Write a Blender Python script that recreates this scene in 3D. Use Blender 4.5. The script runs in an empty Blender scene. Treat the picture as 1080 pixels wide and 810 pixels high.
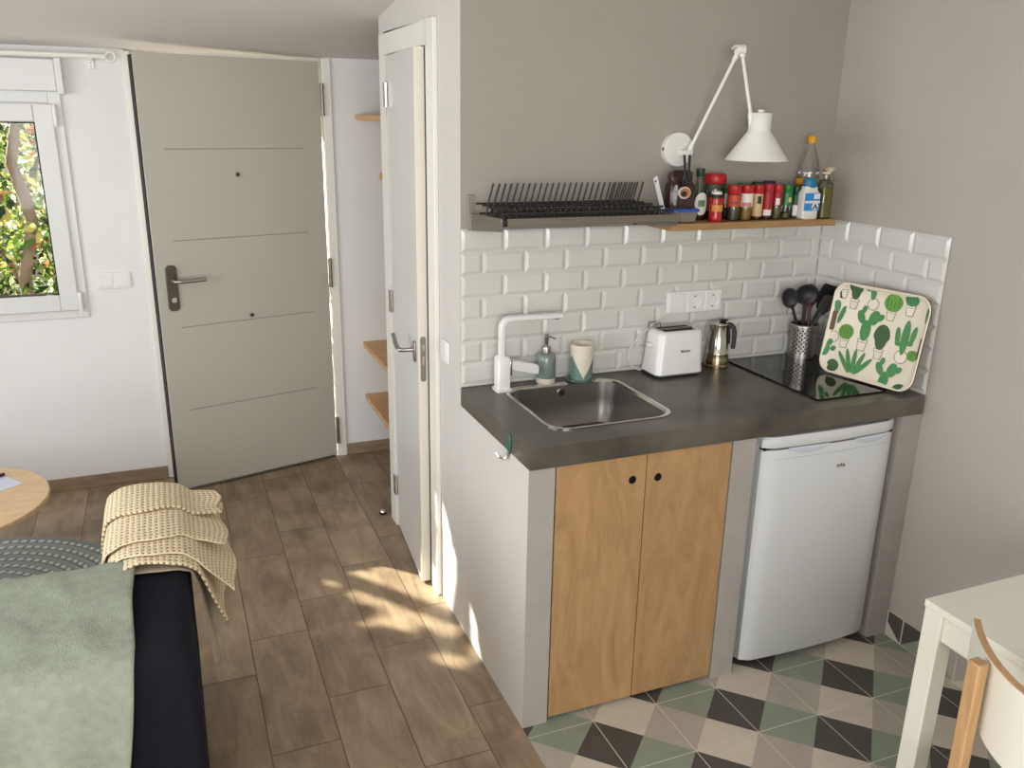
import bpy, bmesh, math, random
from mathutils import Vector, Matrix
random.seed(7)
C = bpy.context.scene.collection
PI = math.pi
K = 0.96
W, ZT, D, ZC, ZB = 1.4312, 1.4290, 0.582, 0.9107, 0.8467
E = 1.77            # entry wall
XL, YB = -3.3, -4.0  # left wall, wall behind the camera

# ---------------------------------------------------------------- materials
def srgb(c):
    return tuple(((v/255.0)/12.92 if v/255.0 <= 0.04045 else ((v/255.0+0.055)/1.055)**2.4) for v in c) + (1,)

def mat(name, col, rough=0.5, metal=0.0, spec=0.5, coat=0.0, var=0.0, vscale=8.0, bump=0.0, bscale=60.0, stretch=None, emit=0):
    m = bpy.data.materials.new(name); m.use_nodes = True
    nt = m.node_tree; b = nt.nodes['Principled BSDF']
    b.inputs['Base Color'].default_value = srgb(col)
    b.inputs['Roughness'].default_value = rough
    b.inputs['Metallic'].default_value = metal
    b.inputs['Specular IOR Level'].default_value = spec
    b.inputs['Coat Weight'].default_value = coat
    g = nt.nodes.new('ShaderNodeNewGeometry')
    src = g.outputs['Position']
    if stretch:
        mp = nt.nodes.new('ShaderNodeMapping'); mp.inputs['Scale'].default_value = stretch
        nt.links.new(src, mp.inputs['Vector']); src = mp.outputs['Vector']
    if var > 0:
        n = nt.nodes.new('ShaderNodeTexNoise'); n.inputs['Scale'].default_value = vscale; n.inputs['Detail'].default_value = 5
        nt.links.new(src, n.inputs['Vector'])
        r = nt.nodes.new('ShaderNodeValToRGB')
        c = srgb(col)
        r.color_ramp.elements[0].position = 0.3; r.color_ramp.elements[1].position = 0.7
        r.color_ramp.elements[0].color = tuple(v*(1-var) for v in c[:3])+(1,)
        r.color_ramp.elements[1].color = tuple(min(1, v*(1+var)) for v in c[:3])+(1,)
        nt.links.new(n.outputs['Fac'], r.inputs['Fac']); nt.links.new(r.outputs['Color'], b.inputs['Base Color'])
    if bump > 0:
        n2 = nt.nodes.new('ShaderNodeTexNoise'); n2.inputs['Scale'].default_value = bscale; n2.inputs['Detail'].default_value = 4
        nt.links.new(src, n2.inputs['Vector'])
        bp = nt.nodes.new('ShaderNodeBump'); bp.inputs['Strength'].default_value = bump; bp.inputs['Distance'].default_value = 0.004
        nt.links.new(n2.outputs['Fac'], bp.inputs['Height']); nt.links.new(bp.outputs['Normal'], b.inputs['Normal'])
    return m

def wood(name, dark, light, scale=(1.5, 1.5, 14), rough=0.5, dist=2.2, nscale=3.0, rand_attr=False):
    """grain stretched by `scale`, in world space"""
    m = bpy.data.materials.new(name); m.use_nodes = True
    nt = m.node_tree; b = nt.nodes['Principled BSDF']; b.inputs['Roughness'].default_value = rough
    g = nt.nodes.new('ShaderNodeNewGeometry')
    mp = nt.nodes.new('ShaderNodeMapping'); mp.inputs['Scale'].default_value = scale
    vec = g.outputs['Position']
    if rand_attr:
        a = nt.nodes.new('ShaderNodeAttribute'); a.attribute_name = 'rnd'
        ad = nt.nodes.new('ShaderNodeVectorMath'); ad.operation = 'MULTIPLY_ADD'
        ad.inputs[1].default_value = (7, 13, 5)
        nt.links.new(a.outputs['Color'], ad.inputs[0]); nt.links.new(vec, ad.inputs[2]); vec = ad.outputs[0]
    nt.links.new(vec, mp.inputs['Vector'])
    n = nt.nodes.new('ShaderNodeTexNoise'); n.inputs['Scale'].default_value = nscale; n.inputs['Detail'].default_value = 8
    n.inputs['Distortion'].default_value = dist; n.inputs['Roughness'].default_value = 0.62
    nt.links.new(mp.outputs['Vector'], n.inputs['Vector'])
    r = nt.nodes.new('ShaderNodeValToRGB')
    r.color_ramp.elements[0].position = 0.28; r.color_ramp.elements[1].position = 0.72
    r.color_ramp.elements[0].color = srgb(dark); r.color_ramp.elements[1].color = srgb(light)
    nt.links.new(n.outputs['Fac'], r.inputs['Fac'])
    out = r.outputs['Color']
    if rand_attr:
        mx = nt.nodes.new('ShaderNodeMix'); mx.data_type = 'RGBA'; mx.blend_type = 'MULTIPLY'; mx.inputs['Factor'].default_value = 1
        rr = nt.nodes.new('ShaderNodeMapRange'); rr.inputs['To Min'].default_value = 0.90; rr.inputs['To Max'].default_value = 1.08
        sx = nt.nodes.new('ShaderNodeSeparateColor'); nt.links.new(a.outputs['Color'], sx.inputs[0])
        nt.links.new(sx.outputs[0], rr.inputs['Value'])
        nt.links.new(out, mx.inputs['A']); nt.links.new(rr.outputs[0], mx.inputs['B']); out = mx.outputs['Result']
        # soft dark knots and clouds
        n3 = nt.nodes.new('ShaderNodeTexNoise'); n3.inputs['Scale'].default_value = 5.0; n3.inputs['Detail'].default_value = 6
        nt.links.new(vec, n3.inputs['Vector'])
        r3 = nt.nodes.new('ShaderNodeValToRGB'); r3.color_ramp.elements[0].position = 0.30; r3.color_ramp.elements[1].position = 0.52
        r3.color_ramp.elements[0].color = (0.66, 0.63, 0.60, 1); r3.color_ramp.elements[1].color = (1, 1, 1, 1)
        nt.links.new(n3.outputs['Fac'], r3.inputs['Fac'])
        m3 = nt.nodes.new('ShaderNodeMix'); m3.data_type = 'RGBA'; m3.blend_type = 'MULTIPLY'; m3.inputs['Factor'].default_value = 1
        nt.links.new(out, m3.inputs['A']); nt.links.new(r3.outputs['Color'], m3.inputs['B']); out = m3.outputs['Result']
    nt.links.new(out, b.inputs['Base Color'])
    return m

def glass(name, tint=(255, 255, 255), lo=0.06, hi=0.55):
    m = bpy.data.materials.new(name); m.use_nodes = True
    nt = m.node_tree; nt.nodes.clear()
    o = nt.nodes.new('ShaderNodeOutputMaterial'); mx = nt.nodes.new('ShaderNodeMixShader')
    t = nt.nodes.new('ShaderNodeBsdfTransparent'); t.inputs[0].default_value = srgb(tint)
    gl = nt.nodes.new('ShaderNodeBsdfGlossy'); gl.inputs['Roughness'].default_value = 0.05
    lw = nt.nodes.new('ShaderNodeLayerWeight'); lw.inputs[0].default_value = 0.35
    mr = nt.nodes.new('ShaderNodeMapRange'); mr.inputs['To Min'].default_value = lo; mr.inputs['To Max'].default_value = hi
    nt.links.new(lw.outputs['Fresnel'], mr.inputs['Value'])
    nt.links.new(mr.outputs[0], mx.inputs[0]); nt.links.new(t.outputs[0], mx.inputs[1]); nt.links.new(gl.outputs[0], mx.inputs[2])
    nt.links.new(mx.outputs[0], o.inputs[0])
    return m

def leafmat(name, col):
    m = bpy.data.materials.new(name); m.use_nodes = True
    nt = m.node_tree; nt.nodes.clear()
    o = nt.nodes.new('ShaderNodeOutputMaterial'); mx = nt.nodes.new('ShaderNodeMixShader'); mx.inputs[0].default_value = 0.5
    d = nt.nodes.new('ShaderNodeBsdfDiffuse'); d.inputs[0].default_value = srgb(col)
    t = nt.nodes.new('ShaderNodeBsdfTranslucent'); t.inputs[0].default_value = srgb(col)
    nt.links.new(d.outputs[0], mx.inputs[1]); nt.links.new(t.outputs[0], mx.inputs[2]); nt.links.new(mx.outputs[0], o.inputs[0])
    return m

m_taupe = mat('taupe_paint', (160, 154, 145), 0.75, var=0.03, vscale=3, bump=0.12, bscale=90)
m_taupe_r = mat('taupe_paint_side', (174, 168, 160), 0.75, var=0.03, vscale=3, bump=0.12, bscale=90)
m_part = mat('pale_grey_paint', (203, 199, 193), 0.75, var=0.02, vscale=3, bump=0.1, bscale=90)
m_white = mat('white_paint', (226, 225, 224), 0.75, var=0.02, vscale=3, bump=0.08, bscale=90)
m_ceil = mat('ceiling_paint', (214, 210, 206), 0.8, var=0.02, vscale=2, bump=0.1, bscale=80)
m_plinth = mat('grey_render', (160, 154, 148), 0.8, var=0.05, vscale=10, bump=0.2, bscale=70)
m_trim = mat('white_lacquer', (226, 224, 216), 0.35)
m_pvc = mat('white_pvc', (214, 214, 212), 0.35)
m_tile = mat('glazed_tile', (204, 203, 198), 0.12, coat=0.4, var=0.02, vscale=4)
m_grout = mat('grout', (205, 203, 196), 0.9)
m_fgrout = mat('floor_grout', (206, 200, 186), 0.9, var=0.1)
m_concrete = mat('polished_concrete', (84, 79, 71), 0.32, var=0.45, vscale=5, bump=0.1, bscale=40)
m_plank = wood('plank_tile', (124, 104, 82), (166, 143, 117), scale=(9, 2.0, 1), rough=0.42, dist=0.8, nscale=2.0, rand_attr=True)
m_ply = wood('birch_plywood', (150, 116, 78), (180, 144, 102), scale=(5, 5, 1.3), rough=0.45, dist=2.5, nscale=2.2)
m_skirt = wood('skirting_tile', (124, 104, 84), (158, 136, 112), scale=(2, 2, 14), rough=0.5, dist=1.0)
m_oak = wood('oak_shelf', (142, 108, 70), (172, 135, 92), scale=(2, 14, 14), rough=0.5, dist=1.0)
m_pine = wood('pine_board', (186, 142, 96), (214, 172, 122), scale=(3, 12, 12), rough=0.5, dist=1.0)
m_birch = wood('birch_table', (202, 168, 126), (220, 188, 148), scale=(3, 12, 12), rough=0.45, dist=0.8)
m_beech = wood('beech', (168, 130, 90), (192, 154, 110), scale=(12, 12, 2), rough=0.45, dist=0.8)
m_steel = mat('brushed_steel', (165, 160, 154), 0.33, metal=1.0)
m_sink = mat('sink_steel', (150, 147, 142), 0.36, metal=1.0)
m_chrome = mat('chrome', (205, 200, 194), 0.15, metal=1.0)
m_steel_d = mat('dark_steel', (138, 132, 122), 0.4, metal=0.9)
m_silver = mat('silver_rail', (150, 145, 136), 0.45, metal=0.6)
m_black = mat('black_plastic', (22, 22, 23), 0.45)
m_blackw = mat('black_wire', (34, 34, 35), 0.45)
m_hob = mat('black_glass', (9, 9, 10), 0.06, spec=0.6)
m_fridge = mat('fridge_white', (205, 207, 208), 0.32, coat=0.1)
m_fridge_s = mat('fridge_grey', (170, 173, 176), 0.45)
m_fshade = mat('grip_shading', (196, 203, 214), 0.4)
m_dark = mat('dark_gap', (18, 17, 16), 0.8)
m_plastic = mat('white_plastic', (226, 225, 222), 0.3, coat=0.15)
m_lampw = mat('lamp_white', (226, 225, 220), 0.35)
m_door = mat('front_door_paint', (184, 180, 168), 0.45, var=0.015, vscale=3)
m_groove = mat('groove_grey', (140, 136, 126), 0.6)
m_bdoor = mat('bathroom_door_white', (212, 211, 208), 0.3)
m_bedge = mat('cream_door_edge', (220, 215, 200), 0.45)
m_navy = mat('navy_fabric', (21, 23, 32), 0.95, spec=0.2, var=0.15, vscale=60, bump=0.4, bscale=500)
m_sage = mat('sage_wool', (146, 152, 138), 0.98, spec=0.1, var=0.10, vscale=45, bump=0.5, bscale=260)
m_linen = mat('grey_beige_linen', (160, 147, 130), 0.95, spec=0.1, var=0.05, vscale=60, bump=0.3, bscale=400)
m_tablew = mat('white_table', (224, 222, 210), 0.35, var=0.01)
m_sageg = mat('sage_glaze', (118, 128, 123), 0.18, coat=0.4, var=0.06, vscale=30)
m_cream = mat('cream_ceramic', (214, 205, 188), 0.45, var=0.06, vscale=25)
m_teal = mat('teal_glaze', (110, 132, 124), 0.2, coat=0.3, var=0.15, vscale=30)
m_red = mat('red_plastic', (178, 28, 34), 0.35)
m_redlabel = mat('red_label', (160, 30, 40), 0.5)
m_orange = mat('orange_label', (190, 74, 40), 0.5)
m_green = mat('green_plastic', (28, 110, 52), 0.35)
m_dgreen = mat('dark_green_plastic', (18, 56, 38), 0.35)
m_yellow = mat('yellow_plastic', (224, 164, 30), 0.35)
m_blue = mat('blue_plastic', (48, 86, 168), 0.35)
m_lblue = mat('sky_blue_label', (46, 140, 210), 0.45)
m_pblue = mat('petrol_blue_plastic', (22, 112, 148), 0.4)
m_paper = mat('paper_white', (226, 222, 214), 0.6)
m_brownbag = mat('coffee_bag_foil', (52, 28, 22), 0.28, coat=0.3, var=0.5, vscale=40, bump=0.6, bscale=45)
m_tan = mat('tan_print', (176, 118, 84), 0.4)
m_spice_b = mat('ground_pepper', (96, 90, 78), 0.4, var=0.25, vscale=300)
m_spice_y = mat('ground_curry', (176, 132, 56), 0.4, var=0.15, vscale=300)
m_spice_r = mat('brown_spice', (96, 50, 30), 0.4, var=0.2, vscale=300)
m_spice_h = mat('dried_herb', (120, 106, 74), 0.4, var=0.3, vscale=300)
m_salt = mat('white_salt', (222, 218, 214), 0.5)
m_oil = mat('olive_oil', (132, 124, 34), 0.12, coat=0.5)
m_sauce = mat('amber_sauce', (84, 42, 16), 0.15, coat=0.5)
m_tomato = mat('red_bottle', (176, 26, 24), 0.25, coat=0.3)
m_glass = glass('clear_glass')
m_pane = glass('window_glass', (252, 255, 253), 0.006, 0.3)
m_glassg = glass('bottle_glass', (225, 228, 220))
m_plasticbox = mat('smoky_plastic', (126, 120, 110), 0.25, coat=0.3)
m_cork = mat('cork', (140, 92, 54), 0.8, var=0.2, vscale=100)
m_twine = mat('pale_ribbon', (216, 204, 182), 0.7)
m_cactA = mat('cactus_green', (70, 132, 74), 0.6, var=0.10, vscale=70)
m_cactB = mat('cactus_lime', (98, 150, 58), 0.6, var=0.12, vscale=70)
m_cactC = mat('cactus_dark', (58, 88, 52), 0.6, var=0.12, vscale=70)
m_traycream = mat('tray_cream', (224, 214, 194), 0.45, var=0.02)
m_traywood = mat('tray_brown', (112, 66, 38), 0.5, var=0.1)
m_ink = mat('ink', (52, 56, 46), 0.6)
m_cord = mat('cable_white', (214, 212, 206), 0.45)
m_hookg = mat('green_hook', (58, 96, 82), 0.35)
m_trunk = mat('bark', (104, 84, 70), 0.9, var=0.3, vscale=14)
m_ground = mat('gravel', (206, 198, 184), 0.9, var=0.15, vscale=20)
m_gardenw = mat('garden_wall', (196, 190, 176), 0.9, var=0.1, vscale=3)
m_phone = mat('dark_pen', (30, 32, 44), 0.35)
m_seal = mat('door_seal', (16, 16, 16), 0.6)
LEAF = [leafmat('leaf_green', (70, 98, 44)), leafmat('leaf_lime', (124, 142, 66)), leafmat('leaf_yellow', (176, 164, 98)),
        leafmat('leaf_rust', (150, 92, 66)), leafmat('leaf_dark', (42, 60, 34)), leafmat('leaf_pale', (196, 204, 170))]

# kitchen floor tiles
KT = [mat('cement_beige', (196, 187, 172), 0.55, var=0.05, vscale=14), mat('cement_green', (134, 144, 128), 0.55, var=0.06, vscale=14),
      mat('cement_dark', (76, 72, 68), 0.55, var=0.08, vscale=14), mat('cement_taupe', (168, 160, 150), 0.55, var=0.05, vscale=14)]

# knitted throw: holes drawn from UV
def knitmat():
    m = bpy.data.materials.new('cream_knit'); m.use_nodes = True
    nt = m.node_tree; b = nt.nodes['Principled BSDF']; b.inputs['Roughness'].default_value = 0.95; b.inputs['Specular IOR Level'].default_value = 0.1
    uv = nt.nodes.new('ShaderNodeUVMap')
    mp = nt.nodes.new('ShaderNodeMapping'); mp.inputs['Scale'].default_value = (70, 58, 1)
    nt.links.new(uv.outputs[0], mp.inputs[0])
    v = nt.nodes.new('ShaderNodeTexVoronoi'); v.inputs['Scale'].default_value = 1.0; v.inputs['Randomness'].default_value = 0.12
    nt.links.new(mp.outputs[0], v.inputs['Vector'])
    r = nt.nodes.new('ShaderNodeValToRGB')
    r.color_ramp.elements[0].position = 0.16; r.color_ramp.elements[1].position = 0.30
    r.color_ramp.elements[0].color = srgb((140, 116, 84)); r.color_ramp.elements[1].color = srgb((222, 206, 174))
    nt.links.new(v.outputs['Distance'], r.inputs[0]); nt.links.new(r.outputs[0], b.inputs['Base Color'])
    bp = nt.nodes.new('ShaderNodeBump'); bp.inputs['Strength'].default_value = 0.8; bp.inputs['Distance'].default_value = 0.004
    nt.links.new(v.outputs['Distance'], bp.inputs['Height']); nt.links.new(bp.outputs[0], b.inputs['Normal'])
    return m
m_knit = knitmat()

# braided rug: rings by radius around the rug centre
RUG = (-1.70, 0.68)
def rugmat():
    m = bpy.data.materials.new('braided_jute'); m.use_nodes = True
    nt = m.node_tree; b = nt.nodes['Principled BSDF']; b.inputs['Roughness'].default_value = 0.95
    uv = nt.nodes.new('ShaderNodeUVMap'); sx = nt.nodes.new('ShaderNodeSeparateXYZ'); nt.links.new(uv.outputs[0], sx.inputs[0])
    def math_(op, a, bb):
        n = nt.nodes.new('ShaderNodeMath'); n.operation = op
        for i, q in enumerate((a, bb)):
            if q is None: continue
            if isinstance(q, (int, float)): n.inputs[i].default_value = q
            else: nt.links.new(q, n.inputs[i])
        return n.outputs[0]
    fr = math_('FRACT', sx.outputs[1], None)                 # inside one ring
    idx = math_('FLOOR', sx.outputs[1], None)
    odd = math_('MODULO', idx, 2.0)
    # slanted stitches on odd rings
    st = math_('FRACT', math_('ADD', sx.outputs[0], math_('MULTIPLY', fr, 0.6)), None)
    stitch = math_('MULTIPLY', math_('LESS_THAN', st, 0.62), math_('MULTIPLY', odd, math_('MULTIPLY', math_('GREATER_THAN', fr, 0.2), math_('LESS_THAN', fr, 0.85))))
    gap = math_('LESS_THAN', fr, 0.14)
    m1 = nt.nodes.new('ShaderNodeMix'); m1.data_type = 'RGBA'
    m1.inputs['A'].default_value = srgb((126, 134, 133)); m1.inputs['B'].default_value = srgb((212, 210, 204)); nt.links.new(stitch, m1.inputs['Factor'])
    ev = math_('MULTIPLY', math_('LESS_THAN', odd, 0.5), 0.55)
    m0 = nt.nodes.new('ShaderNodeMix'); m0.data_type = 'RGBA'; nt.links.new(ev, m0.inputs['Factor'])
    nt.links.new(m1.outputs['Result'], m0.inputs['A']); m0.inputs['B'].default_value = srgb((176, 178, 174))
    m2 = nt.nodes.new('ShaderNodeMix'); m2.data_type = 'RGBA'; nt.links.new(gap, m2.inputs['Factor'])
    nt.links.new(m0.outputs['Result'], m2.inputs['A']); m2.inputs['B'].default_value = srgb((88, 99, 99))
    rim = math_('LESS_THAN', sx.outputs[1], 1.0)
    m4 = nt.nodes.new('ShaderNodeMix'); m4.data_type = 'RGBA'; nt.links.new(rim, m4.inputs['Factor'])
    nt.links.new(m2.outputs['Result'], m4.inputs['A']); m4.inputs['B'].default_value = srgb((134, 146, 143))
    nt.links.new(m4.outputs['Result'], b.inputs['Base Color'])
    return m
m_rug = rugmat()

# ---------------------------------------------------------------- mesh builder
class MB:
    def __init__(s):
        s.bm = bmesh.new(); s.mi = 0
        s.uv = None
    def face(s, vs, mi=None):
        try:
            f = s.bm.faces.new(vs); f.material_index = s.mi if mi is None else mi; return f
        except ValueError:
            return None
    def poly(s, pts, mi=None):
        return s.face([s.bm.verts.new(p) for p in pts], mi)
    def box(s, x0, x1, y0, y1, z0, z1, rot=0.0, piv=None, mat4=None):
        P = [(x, y, z) for z in (z0, z1) for y in (y0, y1) for x in (x0, x1)]
        if rot:
            c, sn = math.cos(rot), math.sin(rot); px, py = piv
            P = [(px+(x-px)*c-(y-py)*sn, py+(x-px)*sn+(y-py)*c, z) for x, y, z in P]
        if mat4 is not None: P = [mat4 @ Vector(p) for p in P]
        v = [s.bm.verts.new(p) for p in P]
        for q in ((0, 2, 3, 1), (4, 5, 7, 6), (0, 1, 5, 4), (2, 6, 7, 3), (0, 4, 6, 2), (1, 3, 7, 5)): s.face([v[i] for i in q])
        return s
    def loft(s, rings, cap=True, closed=True):
        vr = [[s.bm.verts.new(p) for p in r] for r in rings]
        n = len(vr[0])
        for a, b in zip(vr, vr[1:]):
            for i in range(n if closed else n-1):
                j = (i+1) % n
                s.face([a[i], a[j], b[j], b[i]])
        if cap and closed:
            s.face(list(reversed(vr[0]))); s.face(vr[-1])
        return vr
    def lathe(s, prof, cx, cy, n=28, cap=True, sx=1.0, sy=1.0, rot=0):
        """prof: list of (r, z)"""
        rings = [[(cx+max(r, 1e-4)*sx*math.cos(2*PI*i/n+rot), cy+max(r, 1e-4)*sy*math.sin(2*PI*i/n+rot), z) for i in range(n)] for r, z in prof]
        s.loft(rings, cap); return s
    def tube(s, pts, r, n=10, cap=True, r2=None):
        pts = [Vector(p) for p in pts]; rings = []
        up = None
        for i, p in enumerate(pts):
            d = (pts[min(i+1, len(pts)-1)]-pts[max(i-1, 0)]).normalized()
            if up is None:
                up = d.orthogonal().normalized()
            else:
                up = (up-d*up.dot(d)).normalized()
            sd = d.cross(up)
            rr = r if r2 is None else r+(r2-r)*i/(len(pts)-1)
            rings.append([p+(up*math.cos(2*PI*k/n)+sd*math.sin(2*PI*k/n))*rr for k in range(n)])
        s.loft(rings, cap); return s
    def sweep_rect(s, pts, w, h, side):
        """rectangular section swept on pts; `side` = fixed width direction"""
        pts = [Vector(p) for p in pts]; side = Vector(side).normalized(); rings = []
        for i, p in enumerate(pts):
            d = (pts[min(i+1, len(pts)-1)]-pts[max(i-1, 0)]).normalized()
            u = side.cross(d).normalized()
            rings.append([p+side*a*w/2+u*b*h/2 for a, b in ((-1, -1), (1, -1), (1, 1), (-1, 1))])
        s.loft(rings, True); return s
    def prism(s, pts2, f0, f1):
        """extrude a 2-D polygon; f0/f1 map (a,b)->xyz for the two caps"""
        s.loft([[f0(a, b) for a, b in pts2], [f1(a, b) for a, b in pts2]], True); return s
    def plate_hole(s, outer, hole, f0, f1):
        """plate with one hole; outer & hole: lists of 2-D points with the same count; f0 front, f1 back"""
        o0 = [s.bm.verts.new(f0(*p)) for p in outer]; h0 = [s.bm.verts.new(f0(*p)) for p in hole]
        o1 = [s.bm.verts.new(f1(*p)) for p in outer]; h1 = [s.bm.verts.new(f1(*p)) for p in hole]
        n = len(outer)
        for i in range(n):
            j = (i+1) % n
            s.face([o0[i], o0[j], h0[j], h0[i]]); s.face([o1[j], o1[i], h1[i], h1[j]])
            s.face([o0[j], o0[i], o1[i], o1[j]]); s.face([h0[i], h0[j], h1[j], h1[i]])
        return s
    def grid(s, fn, nu, nv, uvfn=None, mi=None):
        V = [[s.bm.verts.new(fn(i/nu, j/nv)) for j in range(nv+1)] for i in range(nu+1)]
        uvl = s.bm.loops.layers.uv.verify() if uvfn else None
        for i in range(nu):
            for j in range(nv):
                f = s.face([V[i][j], V[i+1][j], V[i+1][j+1], V[i][j+1]], mi)
                if uvl and f:
                    for lp, (a, b) in zip(f.loops, ((i, j), (i+1, j), (i+1, j+1), (i, j+1))):
                        lp[uvl].uv = uvfn(a/nu, b/nv)
        return s
    def sphere(s, c, r, n=16, sz=1.0):
        m = 10
        s.lathe([(r*math.sin(PI*k/m), c[2]-r*sz*math.cos(PI*k/m)) for k in range(m+1)], c[0], c[1], n, True); return s
    def build(s, name, mats, parent=None, smooth=True, bevel=0, segs=2, sub=0, solid=0, keepn=False, angle=40):
        bm = s.bm
        bmesh.ops.remove_doubles(bm, verts=bm.verts, dist=1e-5)
        if not keepn: bmesh.ops.recalc_face_normals(bm, faces=bm.faces)
        me = bpy.data.meshes.new(name); bm.to_mesh(me); bm.free()
        for m in (mats if isinstance(mats, (list, tuple)) else [mats]): me.materials.append(m)
        o = bpy.data.objects.new(name, me); C.objects.link(o)
        if smooth:
            me.shade_smooth() if hasattr(me, 'shade_smooth') else None
            me.set_sharp_from_angle(angle=math.radians(angle))
        if solid:
            md = o.modifiers.new('s', 'SOLIDIFY'); md.thickness = solid; md.offset = 0
        if bevel:
            md = o.modifiers.new('b', 'BEVEL'); md.width = bevel; md.segments = segs; md.limit_method = 'ANGLE'; md.angle_limit = math.radians(35)
            md.harden_normals = False
        if sub:
            md = o.modifiers.new('u', 'SUBSURF'); md.levels = sub; md.render_levels = sub
        if parent is not None:
            o.parent = parent
            if parent.type == 'EMPTY': o.matrix_parent_inverse = Matrix.Translation(-parent.location)
        return o

def tag(o, label, cat, group=None, kind=None):
    o['label'] = label; o['category'] = cat
    if group: o['group'] = group
    if kind: o['kind'] = kind
    return o
def thing(name, label, cat, loc=(0, 0, 0), group=None):
    o = bpy.data.objects.new(name, None); C.objects.link(o); o.location = loc; o.empty_display_size = 0.05
    return tag(o, label, cat, group)
def struct(o):
    o['kind'] = 'structure'; return o
def text(name, body, size, mtx, m, parent, ext=0.0006):
    cu = bpy.data.curves.new(name, 'FONT'); cu.body = body; cu.size = size; cu.extrude = ext; cu.align_x = 'CENTER'; cu.align_y = 'CENTER'
    tmp = bpy.data.objects.new('lettering', cu); C.objects.link(tmp); bpy.context.view_layer.update()
    me = bpy.data.meshes.new_from_object(tmp.evaluated_get(bpy.context.evaluated_depsgraph_get()))
    bpy.data.objects.remove(tmp); bpy.data.curves.remove(cu)
    me.transform(mtx); me.materials.clear(); me.materials.append(m)
    o = bpy.data.objects.new(name, me); C.objects.link(o); o.parent = parent
    if parent.type == 'EMPTY': o.matrix_parent_inverse = Matrix.Translation(-parent.location)
    return o
FRONT = lambda x, y, z: Matrix.Translation((x, y, z)) @ Matrix.Rotation(PI/2, 4, 'X')   # text facing -y

def rrect(x0, x1, y0, y1, r, n=8):
    P = []
    for cx, cy, a0 in ((x1-r, y1-r, 0), (x0+r, y1-r, PI/2), (x0+r, y0+r, PI), (x1-r, y0+r, 1.5*PI)):
        for k in range(n+1):
            a = a0+PI/2*k/n; P.append((cx+r*math.cos(a), cy+r*math.sin(a)))
    return P
def outer_for(hole, x0, x1, y0, y1):
    """project the hole's points from its middle on to a rectangle, hitting the corners"""
    cx = sum(p[0] for p in hole)/len(hole); cy = sum(p[1] for p in hole)/len(hole)
    out = []
    for px, py in hole:
        dx, dy = px-cx, py-cy
        t = min((((x1-cx) if dx > 0 else (x0-cx))/dx) if abs(dx) > 1e-9 else 1e9, (((y1-cy) if dy > 0 else (y0-cy))/dy) if abs(dy) > 1e-9 else 1e9)
        out.append([cx+dx*t, cy+dy*t])
    for cxr in ((x0, y0), (x0, y1), (x1, y0), (x1, y1)):
        k = min(range(len(out)), key=lambda i: (out[i][0]-cxr[0])**2+(out[i][1]-cxr[1])**2)
        out[k] = list(cxr)
    return [tuple(p) for p in out]

def ceil_z(y): return 2.02+0.14*(E-y)

# ================================================================ THE SETTING
# --- wood-look floor tiles (0.2 x 0.6, staggered), one plank = one quad with its own random value
def plank_floor():
    b = MB(); lay = b.bm.loops.layers.color.new('rnd')
    g = 0.0013
    def q(x0, x1, y0, y1, z, mi, v):
        f = b.poly([(x0, y0, z), (x1, y0, z), (x1, y1, z), (x0, y1, z)], mi)
        for lp in f.loops: lp[lay] = (v, random.random()*0+((v*7.3) % 1), (v*3.1) % 1, 1)
    def clip(x0, x1, y0, y1, region):
        a, c, d, e = region
        return max(x0, a), min(x1, c), max(y0, d), min(y1, e)
    for region in ((XL, 0.0, YB, E), (0.0, 0.9, 1.0, E)):
        q(region[0], region[1], region[2], region[3], -0.0022, 1, 0.5)
        for k in range(-8, 20):
            xa = -0.12-0.2*k-0.2; y0 = 0.57-0.2*k
            for n in range(-20, 20):
                ya = y0+0.6*n
                v = random.random()
                r = clip(xa+g, xa+0.2-g, ya+g, ya+0.6-g, region)
                if r[1]-r[0] > 0.004 and r[3]-r[2] > 0.004: q(*r, 0.0, 0, v)
    return struct(b.build('floor', [m_plank, mat('plank_grout', (98, 84, 68), 0.9)], smooth=False, keepn=True))
plank_floor()

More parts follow.
